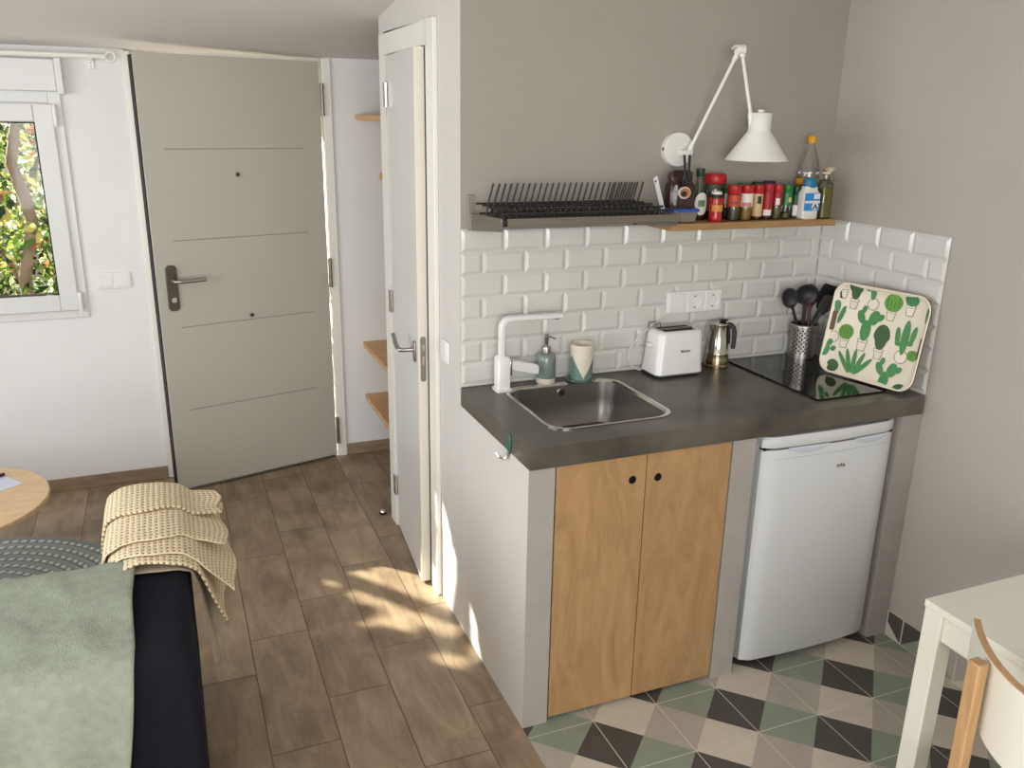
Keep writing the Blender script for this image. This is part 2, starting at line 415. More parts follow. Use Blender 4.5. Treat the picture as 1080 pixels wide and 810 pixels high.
# --- kitchen floor: 0.2238 m cement tiles, each cut by its diagonals
FX, FY, FP = 0.2162, -0.6262, 0.2238
def kitchen_floor():
    b = MB()
    x0, x1, y0, y1 = 0.0, W, YB, -0.003
    b.poly([(x0, y0, -0.0007), (x1, y0, -0.0007), (x1, y1, -0.0007), (x0, y1, -0.0007)], 4)
    g = 0.0015
    def clip_poly(P):
        for ax, lim, sgn in ((0, x0, 1), (0, x1, -1), (1, y0, 1), (1, y1, -1)):
            Q = []
            for i in range(len(P)):
                a, c = P[i], P[(i+1) % len(P)]
                ia, ic = sgn*(a[ax]-lim) >= 0, sgn*(c[ax]-lim) >= 0
                if ia: Q.append(a)
                if ia != ic:
                    t = (lim-a[ax])/(c[ax]-a[ax]); Q.append((a[0]+t*(c[0]-a[0]), a[1]+t*(c[1]-a[1])))
            P = Q
            if len(P) < 3: return None
        return P
    for i in range(-3, 8):
        for j in range(-5, 18):
            xa, xb = FX+i*FP+g, FX+(i+1)*FP-g
            ya, yb = FY-j*FP-g, FY-(j+1)*FP+g      # ya far, yb near
            cx, cy = (xa+xb)/2, (ya+yb)/2
            tri = [([(xa, ya), (xb, ya), (cx, cy)], 0 if (i+j) % 2 == 0 else 1),
                   ([(xa, yb), (xb, yb), (cx, cy)], 0 if (i+j+1) % 2 == 0 else 1),
                   ([(xa, ya), (xa, yb), (cx, cy)], 2 if (i+j) % 2 == 0 else 3),
                   ([(xb, ya), (xb, yb), (cx, cy)], 2 if (i+1+j) % 2 == 0 else 3)]
            for P, mi in tri:
                P = clip_poly(P)
                if P: b.poly([(p[0], p[1], 0.0) for p in P], mi)
    o = b.build('floor_kitchen', KT+[m_fgrout], smooth=False)
    # all faces up
    for p in o.data.polygons:
        if p.normal.z < 0: p.flip()
    return struct(o)
kitchen_floor()

def wall_box(name, *a, m=m_white):
    return struct(MB().box(*a).build(name, m, smooth=False))

# back wall of the kitchen, right wall
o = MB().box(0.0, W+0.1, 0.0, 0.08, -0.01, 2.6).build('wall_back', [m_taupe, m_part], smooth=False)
for p in o.data.polygons:
    if p.normal.x < -0.5: p.material_index = 1
struct(o)
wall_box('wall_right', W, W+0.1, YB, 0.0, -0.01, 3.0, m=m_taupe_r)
# wall behind the camera and the left wall with its wide window
b = MB(); RWn = (-2.25, 0.05, 0.75, 2.35)
b.box(XL-0.1, RWn[0], YB-0.1, YB, -0.01, 3.0); b.box(RWn[1], W+0.1, YB-0.1, YB, -0.01, 3.0); b.box(RWn[0], RWn[1], YB-0.1, YB, -0.01, RWn[2]); b.box(RWn[0], RWn[1], YB-0.1, YB, RWn[3], 3.0)
struct(b.build('wall_rear', m_white, smooth=False))
b = MB()
WL = (-2.6, 0.9, 0.75, 2.05)
b.box(XL-0.1, XL, YB, WL[0], -0.01, 3.0); b.box(XL-0.1, XL, WL[1], E+0.1, -0.01, 3.0)
b.box(XL-0.1, XL, WL[0], WL[1], -0.01, WL[2]); b.box(XL-0.1, XL, WL[0], WL[1], WL[3], 3.0)
struct(b.build('wall_left', m_white, smooth=False))

# partition with the bathroom doorway (plane x=0)
DY0, DY1, DZ = 0.305, 0.868, 1.997
b = MB()
b.box(0, 0.08, 0.08, DY0, -0.01, 2.6); b.box(0, 0.08, DY1, 1.0, -0.01, 2.6); b.box(0, 0.08, DY0, DY1, DZ, 2.6)
struct(b.build('wall_partition', m_part, smooth=False))
# bathroom interior and the recess beside it
wall_box('wall_bathroom', 0.08, 0.92, 0.92, 1.0, -0.01, 2.6, m=m_white)
wall_box('wall_recess', 0.92, 1.0, 0.08, E, -0.01, 2.6, m=m_white)
struct(MB().box(0.0, 0.92, 0.0, 1.0, -0.06, -0.004).build('floor_bathroom', m_plinth, smooth=False))
# entry wall: window hole and door hole
FD = (-0.948, -0.088, 2.04)       # front door opening
WX0, WX1, WZ0, WZ1 = -2.15, -1.235, 0.86, 1.826
b = MB(); T = 0.16
b.box(XL, WX0, E, E+T, -0.01, 2.2); b.box(WX0, WX1, E, E+T, -0.01, WZ0); b.box(WX0, WX1, E, E+T, WZ1, 2.2)
b.box(WX1, FD[0], E, E+T, -0.01, 2.2); b.box(FD[0], FD[1], E+0.09, E+T, 1.995, 2.2); b.box(FD[0], FD[1], E, E+0.09, FD[2], 2.2); b.box(FD[1], 1.0, E, E+T, -0.01, 2.2)
struct(b.build('wall_entry', m_white, smooth=False))
# sloping ceiling
b = MB()
P = [(XL-0.1, YB-0.1), (W+0.1, YB-0.1), (W+0.1, E+0.01), (XL-0.1, E+0.01)]
b.prism(P, lambda x, y: (x, y, ceil_z(y)), lambda x, y: (x, y, ceil_z(y)+0.1))
struct(b.build('ceiling', m_ceil, smooth=False))
struct(MB().box(XL, 1.0, E+0.011, E+0.55, 2.045, 2.12).build('sun_block_eave', m_white, smooth=False))  # added overhang out of view, keeps sun from leaking over the door
# skirtings
for nm, x0, x1 in (('baseboard_entry', XL, -0.957), ('baseboard_recess', -0.05, 0.92)):
    struct(MB().box(x0, x1, E-0.012, E, 0, 0.062).build(nm, m_skirt, bevel=0.002))
# tiled skirting on the right wall: strips of the same cement tiles
b = MB(); hh = 0.1
b.box(W-0.009, W, YB, -D-0.002, 0, hh)
k = 0; y = -0.587
while y > YB+0.25:
    y2 = y-(0.07 if k == 0 else FP); g = 0.003; X = W-0.0095
    A, B_, Cc, Dd = (X, y-g, 0.003), (X, y2+g, 0.003), (X, y2+g, hh-0.003), (X, y-g, hh-0.003)
    if k == 0:
        b.poly([A, B_, Cc, Dd], 2); b.poly([(X-.0003, y-g, 0.003), (X-.0003, y2+g, 0.003), (X-.0003, y-g, 0.055)], 0)
    else:
        mid = (X, (y+y2)/2, hh-0.003)
        b.poly([A, mid, Dd], 2 if k % 2 else 3); b.poly([A, B_, mid], 1 if k % 2 else 0); b.poly([B_, Cc, mid], 3 if k % 2 else 2)
    y = y2; k += 1
o = b.build('baseboard_right', [mat('skirting_grout', (196, 190, 178), 0.9)]*1+KT[1:]+[KT[0]], smooth=False); struct(o)
o.data.materials[0] = KT[0]

# bevelled metro tiles
TW, TH = 0.152*K, 0.076*K
def tiles(name, to3, x0, x1, z1, z0, phase):
    b = MB(); g = 0.0012; ins = 0.011; d0, d1 = 0.0035, 0.0085
    b.poly([to3(x0, z0, 0.003), to3(x1, z0, 0.003), to3(x1, z1, 0.003), to3(x0, z1, 0.003)], 1)
    r = 0; zt = z1
    while zt > z0+0.004:
        zb = max(zt-TH, z0)
        off = phase if r % 2 == 0 else phase-TW/2
        k = -2
        while off+k*TW < x1:
            a, c = max(off+k*TW, x0), min(off+(k+1)*TW, x1); k += 1
            if c-a < 0.004: continue
            aa, cc, zz0, zz1 = a+g, c-g, zb+g, zt-g
            i_ = min(ins, (cc-aa)*0.4, (zz1-zz0)*0.4)
            O = [b.bm.verts.new(to3(*p, d0)) for p in ((aa, zz0), (cc, zz0), (cc, zz1), (aa, zz1))]
            B0 = [b.bm.verts.new(to3(*p, 0.0025)) for p in ((aa, zz0), (cc, zz0), (cc, zz1), (aa, zz1))]
            I = [b.bm.verts.new(to3(*p, d1)) for p in ((aa+i_, zz0+i_), (cc-i_, zz0+i_), (cc-i_, zz1-i_), (aa+i_, zz1-i_))]
            for q in range(4):
                w = (q+1) % 4
                b.face([O[q], O[w], I[w], I[q]], 0); b.face([B0[q], B0[w], O[w], O[q]], 0)
            b.face(I, 0)
        zt -= TH; r += 1
    return struct(b.build(name, [m_tile, m_grout], smooth=False))
tiles('wall_back_tiles', lambda a, z, d: (a, -d, z), 0.0, W-0.0035, ZT, ZC, 0.0)
tiles('wall_right_tiles', lambda a, z, d: (W-d, -a, z), 0.0, 0.58, ZT, ZC, 0.142)

# rendered plinth walls under the worktop
b = MB(); b.box(0.0, 0.08, -D+0.002, -0.001, 0, ZB); o = b.build('wall_plinth_left', [m_plinth, m_part], smooth=False)
for p in o.data.polygons:
    if p.normal.x < -0.5: p.material_index = 1
struct(o)
wall_box('wall_plinth_middle', 0.674, 0.757, -D+0.002, -0.001, 0, ZB, m=m_plinth)
wall_box('wall_plinth_right', 1.343, W-0.001, -D+0.002, -0.001, 0, ZB, m=m_plinth)

# --- bathroom door frame (casing) and leaf
b = MB()
ya, yb, zz = 0.226, 0.945, 2.063
prof = 0.016
b.box(-prof, 0.0, ya, DY0+0.004, 0, zz); b.box(-prof, 0.0, DY1-0.012, yb, 0, zz); b.box(-prof, 0.0, DY0+0.004, DY1-0.012, DZ-0.012, zz)
b.box(0.0, 0.08, DY0-0.001, DY0+0.004, 0, DZ); b.box(0.0, 0.08, DY1-0.012, DY1+0.001, 0, DZ); b.box(0.0, 0.08, DY0, DY1, DZ-0.012, DZ+0.001)
struct(b.build('trim_1', m_trim, bevel=0.003))
ang = math.radians(4.6); piv = (-0.006, DY1-0.014)
LW = DY1-0.014-0.332
d2 = thing('door_2', 'white interior door standing slightly ajar in the bathroom doorway', 'door', (piv[0], piv[1], 0)); d2['kind'] = 'structure'
b = MB(); b.box(-0.007, 0.029, piv[1]-LW, piv[1], 0.008, 1.982, rot=-ang, piv=piv)
o = b.build('door_panel', [m_bdoor, m_bedge], d2, bevel=0.0015)
for p in o.data.polygons:
    if p.normal.y < -0.9: p.material_index = 1
def rotp(x, y, z):
    c, s = math.cos(-ang), math.sin(-ang); return (piv[0]+(x-piv[0])*c-(y-piv[1])*s, piv[1]+(x-piv[0])*s+(y-piv[1])*c, z)
ye = piv[1]-LW
# lever handle
b = MB(); b.box(-0.015, -0.007, ye+0.035, ye+0.068, 0.90, 0.975, rot=-ang, piv=piv); o = b.build('handle_plate', m_steel, d2, bevel=0.006, segs=3)
b = MB(); b.tube([rotp(-0.009, ye+0.052, 0.945), rotp(-0.054, ye+0.052, 0.945), rotp(-0.064, ye+0.06, 0.945), rotp(-0.066, ye+0.10, 0.946), rotp(-0.067, ye+0.135, 0.955), rotp(-0.068, ye+0.155, 0.972), rotp(-0.069, ye+0.166, 0.978)], 0.0085, 10)
b.build('door_handle', m_steel, d2)
b = MB()
b.prism(rrect(0.001, 0.021, 0.835, 1.005, 0.0095, 5), lambda x, z: rotp(x, ye-0.0015, z), lambda x, z: rotp(x, ye+0.001, z)); b.build('lock_plate', m_steel_d, d2)
b = MB(); b.prism(rrect(0.006, 0.016, 0.955, 0.975, 0.002, 2), lambda x, z: rotp(x, ye-0.006, z), lambda x, z: rotp(x, ye-0.001, z))
b.prism(rrect(0.007, 0.015, 0.90, 0.93, 0.002, 2), lambda x, z: rotp(x, ye-0.003, z), lambda x, z: rotp(x, ye-0.001, z)); b.build('latch', m_chrome, d2)
for z in (1.84, 1.03, 0.2):
    b = MB(); b.lathe([(0.0075, z-0.045), (0.0075, z-0.003), (0.0085, z-0.002), (0.0085, z+0.002), (0.0075, z+0.003), (0.0075, z+0.045)], -0.014, piv[1]-0.004, 12)
    b.box(-0.0195, -0.0165, piv[1]-0.004, piv[1]+0.02, z-0.045, z+0.045)
    b.build('hinge', m_chrome, d2)

# --- front door: frame, ajar leaf
b = MB()
b.box(-0.957, -0.925, E-0.012, E+T, 0, 2.015); b.box(-0.098, -0.054, E-0.012, E+T, 0, 2.015)
struct(b.build('trim_2', m_trim, bevel=0.003))
fa = math.radians(14.4); fp = (-0.106, E-0.013)
fd = thing('door_1', 'pale grey front door standing ajar with four pressed grooves', 'door', (fp[0], fp[1], 0)); fd['kind'] = 'structure'
def fr(u, d, z):      # u from hinge towards free edge, d outwards (+ = outdoors)
    c, s = math.cos(fa), math.sin(fa)
    return (fp[0]-u*c-d*(-s)*-1*0-d*s*-1*0+d*(-s), fp[1]-u*s+d*c, z)
b = MB(); b.loft([[fr(0.004, d0, z) for d0, z in ((0, 0.012), (0.055, 0.012), (0.055, 2.0), (0, 2.0))], [fr(0.833, d0, z) for d0, z in ((0, 0.012), (0.055, 0.012), (0.055, 2.0), (0, 2.0))]])
b.build('door_panel', m_door, fd, bevel=0.002)
for z in (1.608, 1.210, 0.811, 0.408):
    b = MB(); b.loft([[fr(u, d0, zz) for d0, zz in ((-0.0006, z-0.0022), (0.002, z-0.0022), (0.002, z+0.0022), (-0.0006, z+0.0022))] for u in (0.098, 0.744)])
    b.build('groove', m_groove, fd)
b = MB(); b.prism(rrect(0.744, 0.793, 0.893, 1.103, 0.02, 6), lambda u, z: fr(u, -0.009, z), lambda u, z: fr(u, 0.001, z)); hp = b.build('handle_plate', mat('bronzed_steel', (96, 90, 82), 0.4, metal=0.8), fd, bevel=0.002)
b = MB(); b.tube([fr(0.768, -0.005, 1.035), fr(0.768, -0.05, 1.035), fr(0.762, -0.058, 1.035), fr(0.745, -0.062, 1.035), fr(0.632, -0.06, 1.036)], 0.0095, 12); b.build('door_handle', m_steel, hp)
b = MB(); b.prism([(0.768+0.012*math.cos(2*PI*i/16), 0.945+0.012*math.sin(2*PI*i/16)) for i in range(16)], lambda u, z: fr(u, -0.014, z), lambda u, z: fr(u, -0.005, z)); b.build('lock_cylinder', m_chrome, hp)
for u, z in ((0.428, 1.494), (0.412, 0.832)):
    b = MB(); b.prism([(u+0.011*math.cos(2*PI*i/16), z+0.011*math.sin(2*PI*i/16)) for i in range(16)], lambda a, c: fr(a, -0.004, c), lambda a, c: fr(a, 0.002, c)); q = b.build('peephole', m_steel_d, fd)
    b = MB(); b.prism([(u+0.006*math.cos(2*PI*i/12), z+0.006*math.sin(2*PI*i/12)) for i in range(12)], lambda a, c: fr(a, -0.0046, c), lambda a, c: fr(a, -0.0035, c)); b.build('lens', m_black, q)
b = MB(); b.loft([[fr(u, d0, z) for u, d0 in ((0.833, 0.012), (0.838, 0.012), (0.838, 0.058), (0.833, 0.058))] for z in (0.012, 1.99)]); b.build('seal', m_seal, fd)
for z in (1.83, 1.0, 0.15):
    b = MB()
    for k in range(4):
        z0 = z-0.072+k*0.037; b.lathe([(0.008, z0), (0.008, z0+0.034)], fp[0]+0.006, fp[1]-0.008, 12)
    b.box(fp[0]-0.002, fp[0]+0.012, fp[1]-0.006, fp[1]+0.008, z-0.074, z+0.074)
    b.build('hinge', m_steel_d, fd)
b = MB(); b.loft([[fr(u, d0, z) for d0, z in ((-0.004, 0.004), (0.05, 0.004), (0.05, 0.013), (-0.004, 0.013))] for u in (0.01, 0.83)]); b.build('door_sweep', m_steel_d, fd)

# --- window in the entry wall
w1 = bpy.data.objects.new('window_1', None); C.objects.link(w1); w1.location = (-1.7, E, 1.3); w1['kind'] = 'structure'
def frame(x0, x1, z0, z1, t, ya, yb):
    b = MB()
    b.box(x0, x0+t, ya, yb, z0, z1); b.box(x1-t, x1, ya, yb, z0, z1); b.box(x0+t, x1-t, ya, yb, z0, z0+t); b.box(x0+t, x1-t, ya, yb, z1-t, z1)
    return b
frame(WX0-0.018, WX1+0.018, WZ0-0.012, WZ1+0.012, 0.05, E-0.012, E+0.06).build('window_frame', m_pvc, w1, bevel=0.003)
frame(WX0+0.02, -1.253, 0.885, 1.787, 0.075, E-0.028, E+0.045).build('window_sash', m_pvc, w1, bevel=0.006, segs=3)
frame(WX0+0.095, -1.328, 0.955, 1.712, 0.006, E-0.02, E+0.03).build('glazing_seal', m_seal, w1)
MB().box(WX0+0.09, -1.325, E+0.005, E+0.011, 0.955, 1.715).build('window_pane', m_pane, w1)
for z in (1.74, 0.925):
    b = MB(); b.lathe([(0.007, z-0.045), (0.009, z-0.04), (0.009, z+0.04), (0.007, z+0.045)], -1.246, E-0.03, 12); b.build('hinge', m_plastic, w1)
tb = MB(); tb.box(WX0-0.03, -1.224, E-0.045, E, 1.838, 1.968); tb.box(-1.224, -1.196, E-0.05, E, 1.826, 1.974)
struct(tb.build('trim_3', m_pvc, bevel=0.004))

# left wall window (off to the side; daylight comes through it)
w2 = bpy.data.objects.new('window_2', None); C.objects.link(w2); w2.location = (XL, -0.8, 1.4); w2['kind'] = 'structure'
b = MB()
for ya_, yb_ in ((WL[0], -0.85), (-0.85, WL[1])):
    t = 0.06
    b.box(XL-0.07, XL+0.01, ya_, ya_+t, WL[2], WL[3]); b.box(XL-0.07, XL+0.01, yb_-t, yb_, WL[2], WL[3])
    b.box(XL-0.07, XL+0.01, ya_+t, yb_-t, WL[2], WL[2]+t); b.box(XL-0.07, XL+0.01, ya_+t, yb_-t, WL[3]-t, WL[3])
b.build('window_frame', m_pvc, w2, bevel=0.004)
MB().box(XL-0.04, XL-0.034, WL[0]+0.05, WL[1]-0.05, WL[2]+0.05, WL[3]-0.05).build('window_pane', m_pane, w2)

w3 = bpy.data.objects.new('added_rear_window', None); C.objects.link(w3); w3.location = (-1.1, YB, 1.5); w3['kind'] = 'structure'  # added frame and opening, dressing for the rear fill lamp
b = MB(); t = 0.06
for xa_, xb_ in ((RWn[0], -1.1), (-1.1, RWn[1])):
    b.box(xa_, xa_+t, YB-0.07, YB+0.01, RWn[2], RWn[3]); b.box(xb_-t, xb_, YB-0.07, YB+0.01, RWn[2], RWn[3]); b.box(xa_+t, xb_-t, YB-0.07, YB+0.01, RWn[2], RWn[2]+t); b.box(xa_+t, xb_-t, YB-0.07, YB+0.01, RWn[3]-t, RWn[3])
b.build('window_frame', m_pvc, w3, bevel=0.004)
MB().box(RWn[0]+0.05, RWn[1]-0.05, YB-0.04, YB-0.034, RWn[2]+0.05, RWn[3]-0.05).build('window_pane', m_pane, w3)

# ================================================================ OUTDOORS
struct(MB().box(-9, 5, E+T, 12, -0.1, -0.03).build('ground', m_ground, smooth=False))
struct(MB().box(-9, 5, 8.0, 8.2, -0.03, 1.6).build('wall_garden', m_gardenw, smooth=False))
def leaf(b, p, s, mi):
    n = Vector((random.gauss(0, 1), random.gauss(0, 1), random.gauss(0, 1))).normalized(); u = n.orthogonal().normalized()
    u = Matrix.Rotation(random.random()*6.28, 3, n) @ u; v = n.cross(u); p = Vector(p)
    tip, base = p+u*s, p-u*s
    m1, m2 = p+v*s*0.5+n*s*0.15, p-v*s*0.5+n*s*0.15
    vs = [b.bm.verts.new(q) for q in (base, m1, tip, m2)]
    b.face([vs[0], vs[1], vs[2]], mi); b.face([vs[0], vs[2], vs[3]], mi)
def pick(w):
    return random.choices(range(6), w)[0]
# shrub seen through the window
sh = thing('garden_shrub', 'leafy green and yellow shrub with rusty leaves outside the window', 'shrub', (-1.75, 3.1, -0.03))
b = MB()
for k in range(9500):
    x = random.uniform(-2.45, -1.0); y = random.uniform(2.55, 3.7); z = random.uniform(0.0, 1.95)
    if x < -1.85 and z > 1.3: continue
    if z > 1.25: wts = (2, 3, 3, 2.2, 2, 4.5)
    else: wts = (4, 5, 3, 0.4, 3.5, 3)
    leaf(b, (x, y, z), random.uniform(0.014, 0.042), pick(wts))
b.build('foliage', LEAF, sh, smooth=False, keepn=True)
b = MB()
b.tube([(-1.60, 2.7, -0.03), (-1.58, 2.66, 0.9), (-1.50, 2.6, 1.20), (-1.525, 2.54, 1.40), (-1.545, 2.52, 1.50), (-1.515, 2.5, 1.62), (-1.49, 2.5, 1.72), (-1.47, 2.5, 1.95)], 0.034, 10, r2=0.022)
b.tube([(-1.60, 2.98, 0.7), (-1.75, 2.9, 1.1), (-1.8, 2.9, 1.7)], 0.012, 8); b.tube([(-1.57, 2.93, 1.3), (-1.42, 2.95, 1.6), (-1.36, 2.9, 1.9)], 0.012, 8)
b.build('trunk', m_trunk, sh)
# farther hedge
hd = thing('garden_hedge', 'sunlit hedge at the far end of the garden behind the shrub', 'hedge', (-2.5, 6.5, -0.03))
b = MB()
for k in range(4200):
    leaf(b, (random.uniform(-4.6, 1.6), random.uniform(6, 7), random.uniform(0, 3.0)), random.uniform(0.06, 0.13), pick((3, 4, 3, 1, 2, 5)))
b.build('foliage', LEAF, hd, smooth=False, keepn=True)
for k in range(6): MB().tube([(-4+k*1.05, 6.5, -0.03), (-3.95+k*1.05, 6.5, 1.6)], 0.04, 8, r2=0.015).build('trunk', m_trunk, hd)
# tree whose crown throws the dappled shade on the floor: leaves where the photograph's floor is shaded
S = Vector((-1.0, 1.05, 0.82))
BL = [(-0.36, 0.50, .050, .030), (-0.25, 0.36, .07, .085), (-0.22, 0.50, .06, .03), (-0.14, 0.44, .09, .05), (-0.08, 0.34, .13, .10), (-0.18, 0.26, .07, .05),
      (-0.27, 0.14, .06, .025), (-0.17, 0.10, .05, .03), (-0.03, 0.22, .06, .10), (-0.05, 0.02, .025, .06), (-0.10, -0.2, .03, .05)]
def lit(x, y, z):
    if z < 1e-6: return any(((x-a)/(c+.045))**2+((y-bb)/(d+.04))**2 < 1 for a, bb, c, d in BL)
    # on the partition: a tapered flame and a smaller one
    if -0.03 < y < 0.25 and z < 0.10+0.40*(y+0.03)/0.23: return True
    if 0.215 <= y < 0.30 and z < 0.10: return True
    if -0.21 < y < -0.085 and z < 0.06+0.20*(y+0.21)/0.11: return True
    return False
ct = thing('garden_tree', 'tree with a leafy crown shading the window from the left', 'tree', (-2.9, 3.6, -0.03))
b = MB()
tg = []
st = 0.033
for i in range(int(1.45/st)):
    for j in range(int(1.75/st)):
        tg.append((-1.42+i*st, -0.75+j*st, 0.0))
for i in range(int(1.5/st)):
    for j in range(int(1.0/st)):
        tg.append((0.0, -0.9+i*st, 0.0+j*st+0.01))
for t in tg:
    if lit(*t): continue
    for rep in range(1):
        yy = random.uniform(2.3, 3.3)
        p = Vector(t)+S*((yy-t[1])/S.y)+Vector((random.gauss(0, .006), 0, random.gauss(0, .006)))
        # leaf facing the sun, so that it covers its patch
        n = S.normalized(); u = n.orthogonal().normalized(); u = Matrix.Rotation(random.random()*6.28, 3, n) @ u; v = n.cross(u); s = random.uniform(0.03, 0.042)
        vs = [b.bm.verts.new(q) for q in (p-u*s, p-u*s*.3+v*s*.75, p+u*s*.6+v*s*.5, p+u*s*1.15, p+u*s*.6-v*s*.5, p-u*s*.3-v*s*.75)]
        b.face(vs, pick((4, 4, 2, 1, 3, 2)))
b.build('foliage', LEAF, ct, smooth=False, keepn=True)
b = MB(); b.tube([(-3.3, 3.8, -0.03), (-3.2, 3.7, 1.2), (-3.05, 3.4, 2.0), (-2.8, 2.9, 2.6), (-2.5, 2.6, 2.9)], 0.08, 10, r2=0.02); b.build('trunk', m_trunk, ct)

# ================================================================ KITCHEN
# worktop with the sink cut-out
SX0, SX1, SY0, SY1 = 0.112, 0.535, -0.488, -0.064
hole = rrect(SX0+0.012, SX1-0.012, SY0+0.012, SY1-0.012, 0.062, 8)
xm = 2*(SX0+SX1)/2; xr = W-0.01; yn, yk = -D-0.004, -0.009
out = outer_for(hole, 0.0, xm, yn, yk)
b = MB(); N_ = len(out)
vt = [[b.bm.verts.new((p[0], p[1], z)) for p in q] for q in (out, hole) for z in (ZC, ZB)]
for i in range(N_):
    j = (i+1) % N_
    b.face([vt[0][i], vt[0][j], vt[2][j], vt[2][i]]); b.face([vt[1][j], vt[1][i], vt[3][i], vt[3][j]]); b.face([vt[2][i], vt[2][j], vt[3][j], vt[3][i]])
    if not (out[i][0] > xm-1e-4 and out[j][0] > xm-1e-4): b.face([vt[0][j], vt[0][i], vt[1][i], vt[1][j]])
rt_ = sorted([i for i in range(N_) if out[i][0] > xm-1e-4], key=lambda i: out[i][1])
for lev, z in ((0, ZC), (1, ZB)):
    b.face([vt[lev][i] for i in rt_]+[b.bm.verts.new((xr, yk, z)), b.bm.verts.new((xr, yn, z))])
b.poly([(xm, yn, ZB), (xr, yn, ZB), (xr, yn, ZC), (xm, yn, ZC)]); b.poly([(xr, yn, ZB), (xr, yk, ZB), (xr, yk, ZC), (xr, yn, ZC)]); b.poly([(xr, yk, ZB), (xm, yk, ZB), (xm, yk, ZC), (xr, yk, ZC)])
tag(b.build('worktop', m_concrete, smooth=False), 'dark grey polished concrete worktop with a cut-out for the sink', 'worktop')
# sink
sk = thing('sink', 'square stainless steel sink set into the concrete worktop', 'sink', ((SX0+SX1)/2, (SY0+SY1)/2, ZC))
b = MB()
def rr(i, z, r): return [(x, y, z) for x, y in rrect(SX0+i, SX1-i, SY0+i, SY1-i, r, 8)]
b.loft([rr(0.0, ZC, .072), rr(0.0, ZC+0.0025, .072), rr(0.005, ZC+0.004, .068), rr(0.013, ZC+0.002, .062), rr(0.017, ZC-0.004, .058)], cap=False)
b.build('rim', m_chrome, sk)
b = MB(); b.loft([rr(0.017, ZC-0.004, .058), rr(0.02, ZC-0.06, .056), rr(0.026, ZC-0.118, .052), rr(0.040, ZC-0.142, .045), rr(0.075, ZC-0.152, .035), rr(0.15, ZC-0.155, .02)], cap=False)
v = [b.bm.verts.new(p) for p in rr(0.15, ZC-0.155, .02)]; b.face(v)
b.build('basin', m_sink, sk)
b = MB(); b.lathe([(0.04, ZC-0.1545), (0.04, ZC-0.152), (0.03, ZC-0.151), (0.028, ZC-0.154), (0.01, ZC-0.152), (0.0, ZC-0.152)], (SX0+SX1)/2, (SY0+SY1)/2, 20); b.build('drain', m_chrome, sk)
b = MB(); oy = SY1-0.021
b.loft([[(0.33+r*math.cos(2*PI*i/20), oy+d_, 0.884+r*math.sin(2*PI*i/20)) for i in range(20)] for r, d_ in ((0.013, 0.003), (0.013, -0.003), (0.009, -0.003), (0.009, 0.0))], cap=False)
ov = b.build('overflow', m_chrome, sk)
b = MB(); b.prism([(0.33+0.009*math.cos(2*PI*i/20), 0.884+0.009*math.sin(2*PI*i/20)) for i in range(20)], lambda x, z: (x, oy-0.0012, z), lambda x, z: (x, oy+0.001, z)); b.build('overflow_hole', m_dark, ov)

# tap
TX, TY = 0.118, -0.075
tp = thing('tap', 'matt white square mixer tap with a swivel spout beside the sink', 'tap', (TX, TY, ZC))
b = MB(); b.prism(rrect(TX-0.026, TX+0.026, TY-0.026, TY+0.026, 0.004, 3), lambda x, y: (x, y, ZC), lambda x, y: (x, y, ZC+0.010)); b.build('base', m_plastic, tp)
b = MB(); b.loft([[(x, y, z) for x, y in rrect(TX-h, TX+h, TY-h, TY+h, 0.005, 3)] for h, z in ((0.0215, ZC+0.01), (0.0215, ZC+0.108), (0.017, ZC+0.116), (0.013, ZC+0.118))]); b.build('body', m_plastic, tp)
b = MB(); zt = 1.150
pts = [(TX-0.004, TY, ZC+0.117), (TX-0.004, TY, zt-0.04)]+[(TX-0.004+0.032*(1-math.cos(a)), TY, zt-0.032+0.032*math.sin(a)) for a in [PI/2*i/8 for i in range(1, 9)]]+[(TX+0.208, TY, zt-0.002)]
b.sweep_rect(pts, 0.027, 0.016, (0, 1, 0)); sp = b.build('spout', m_plastic, tp, bevel=0.003)
b = MB(); b.lathe([(0.008, zt-0.013), (0.009, zt-0.008)], TX+0.190, TY, 14); b.build('aerator', m_black, sp)
b = MB(); b.box(TX+0.021, TX+0.030, TY-0.014, TY+0.014, ZC+0.050, ZC+0.102); b.build('cartridge_ring', m_chrome, tp, bevel=0.003)
b = MB(); b.prism(rrect(0, 0.098, -0.016, 0.018, 0.010, 5), lambda u, v: (TX+0.030+u*0.985, TY-0.013, ZC+0.083+v-u*0.24), lambda u, v: (TX+0.030+u*0.985, TY+0.013, ZC+0.083+v-u*0.24)); b.build('handle', m_plastic, tp, bevel=0.003)

# soap dispenser
def soap():
    x, y = 0.287, -0.046; r = 0.0325
    t = thing('soap_dispenser', 'sage green glazed soap dispenser with a steel pump', 'soap dispenser', (x, y, ZC))
    MB().lathe([(r-0.002, ZC), (r, ZC+0.003), (r, ZC+0.021)], x, y, 32).build('foot', m_cream, t)
    MB().lathe([(r, ZC+0.021), (r+0.0005, ZC+0.024), (r, ZC+0.09), (r-0.003, ZC+0.100), (r-0.010, ZC+0.105), (0.014, ZC+0.1065)], x, y, 32).build('body', m_sageg, t)
    b = MB(); b.lathe([(0.0145, ZC+0.105), (0.0145, ZC+0.122), (0.0135, ZC+0.126), (0.0065, ZC+0.127), (0.006, ZC+0.150), (0.0075, ZC+0.152), (0.0075, ZC+0.165), (0.005, ZC+0.167)], x, y, 24)
    b.tube([(x, y, ZC+0.161), (x+0.014, y-0.004, ZC+0.160), (x+0.028, y-0.009, ZC+0.153)], 0.0032, 8); b.build('pump', m_steel, t)
soap()
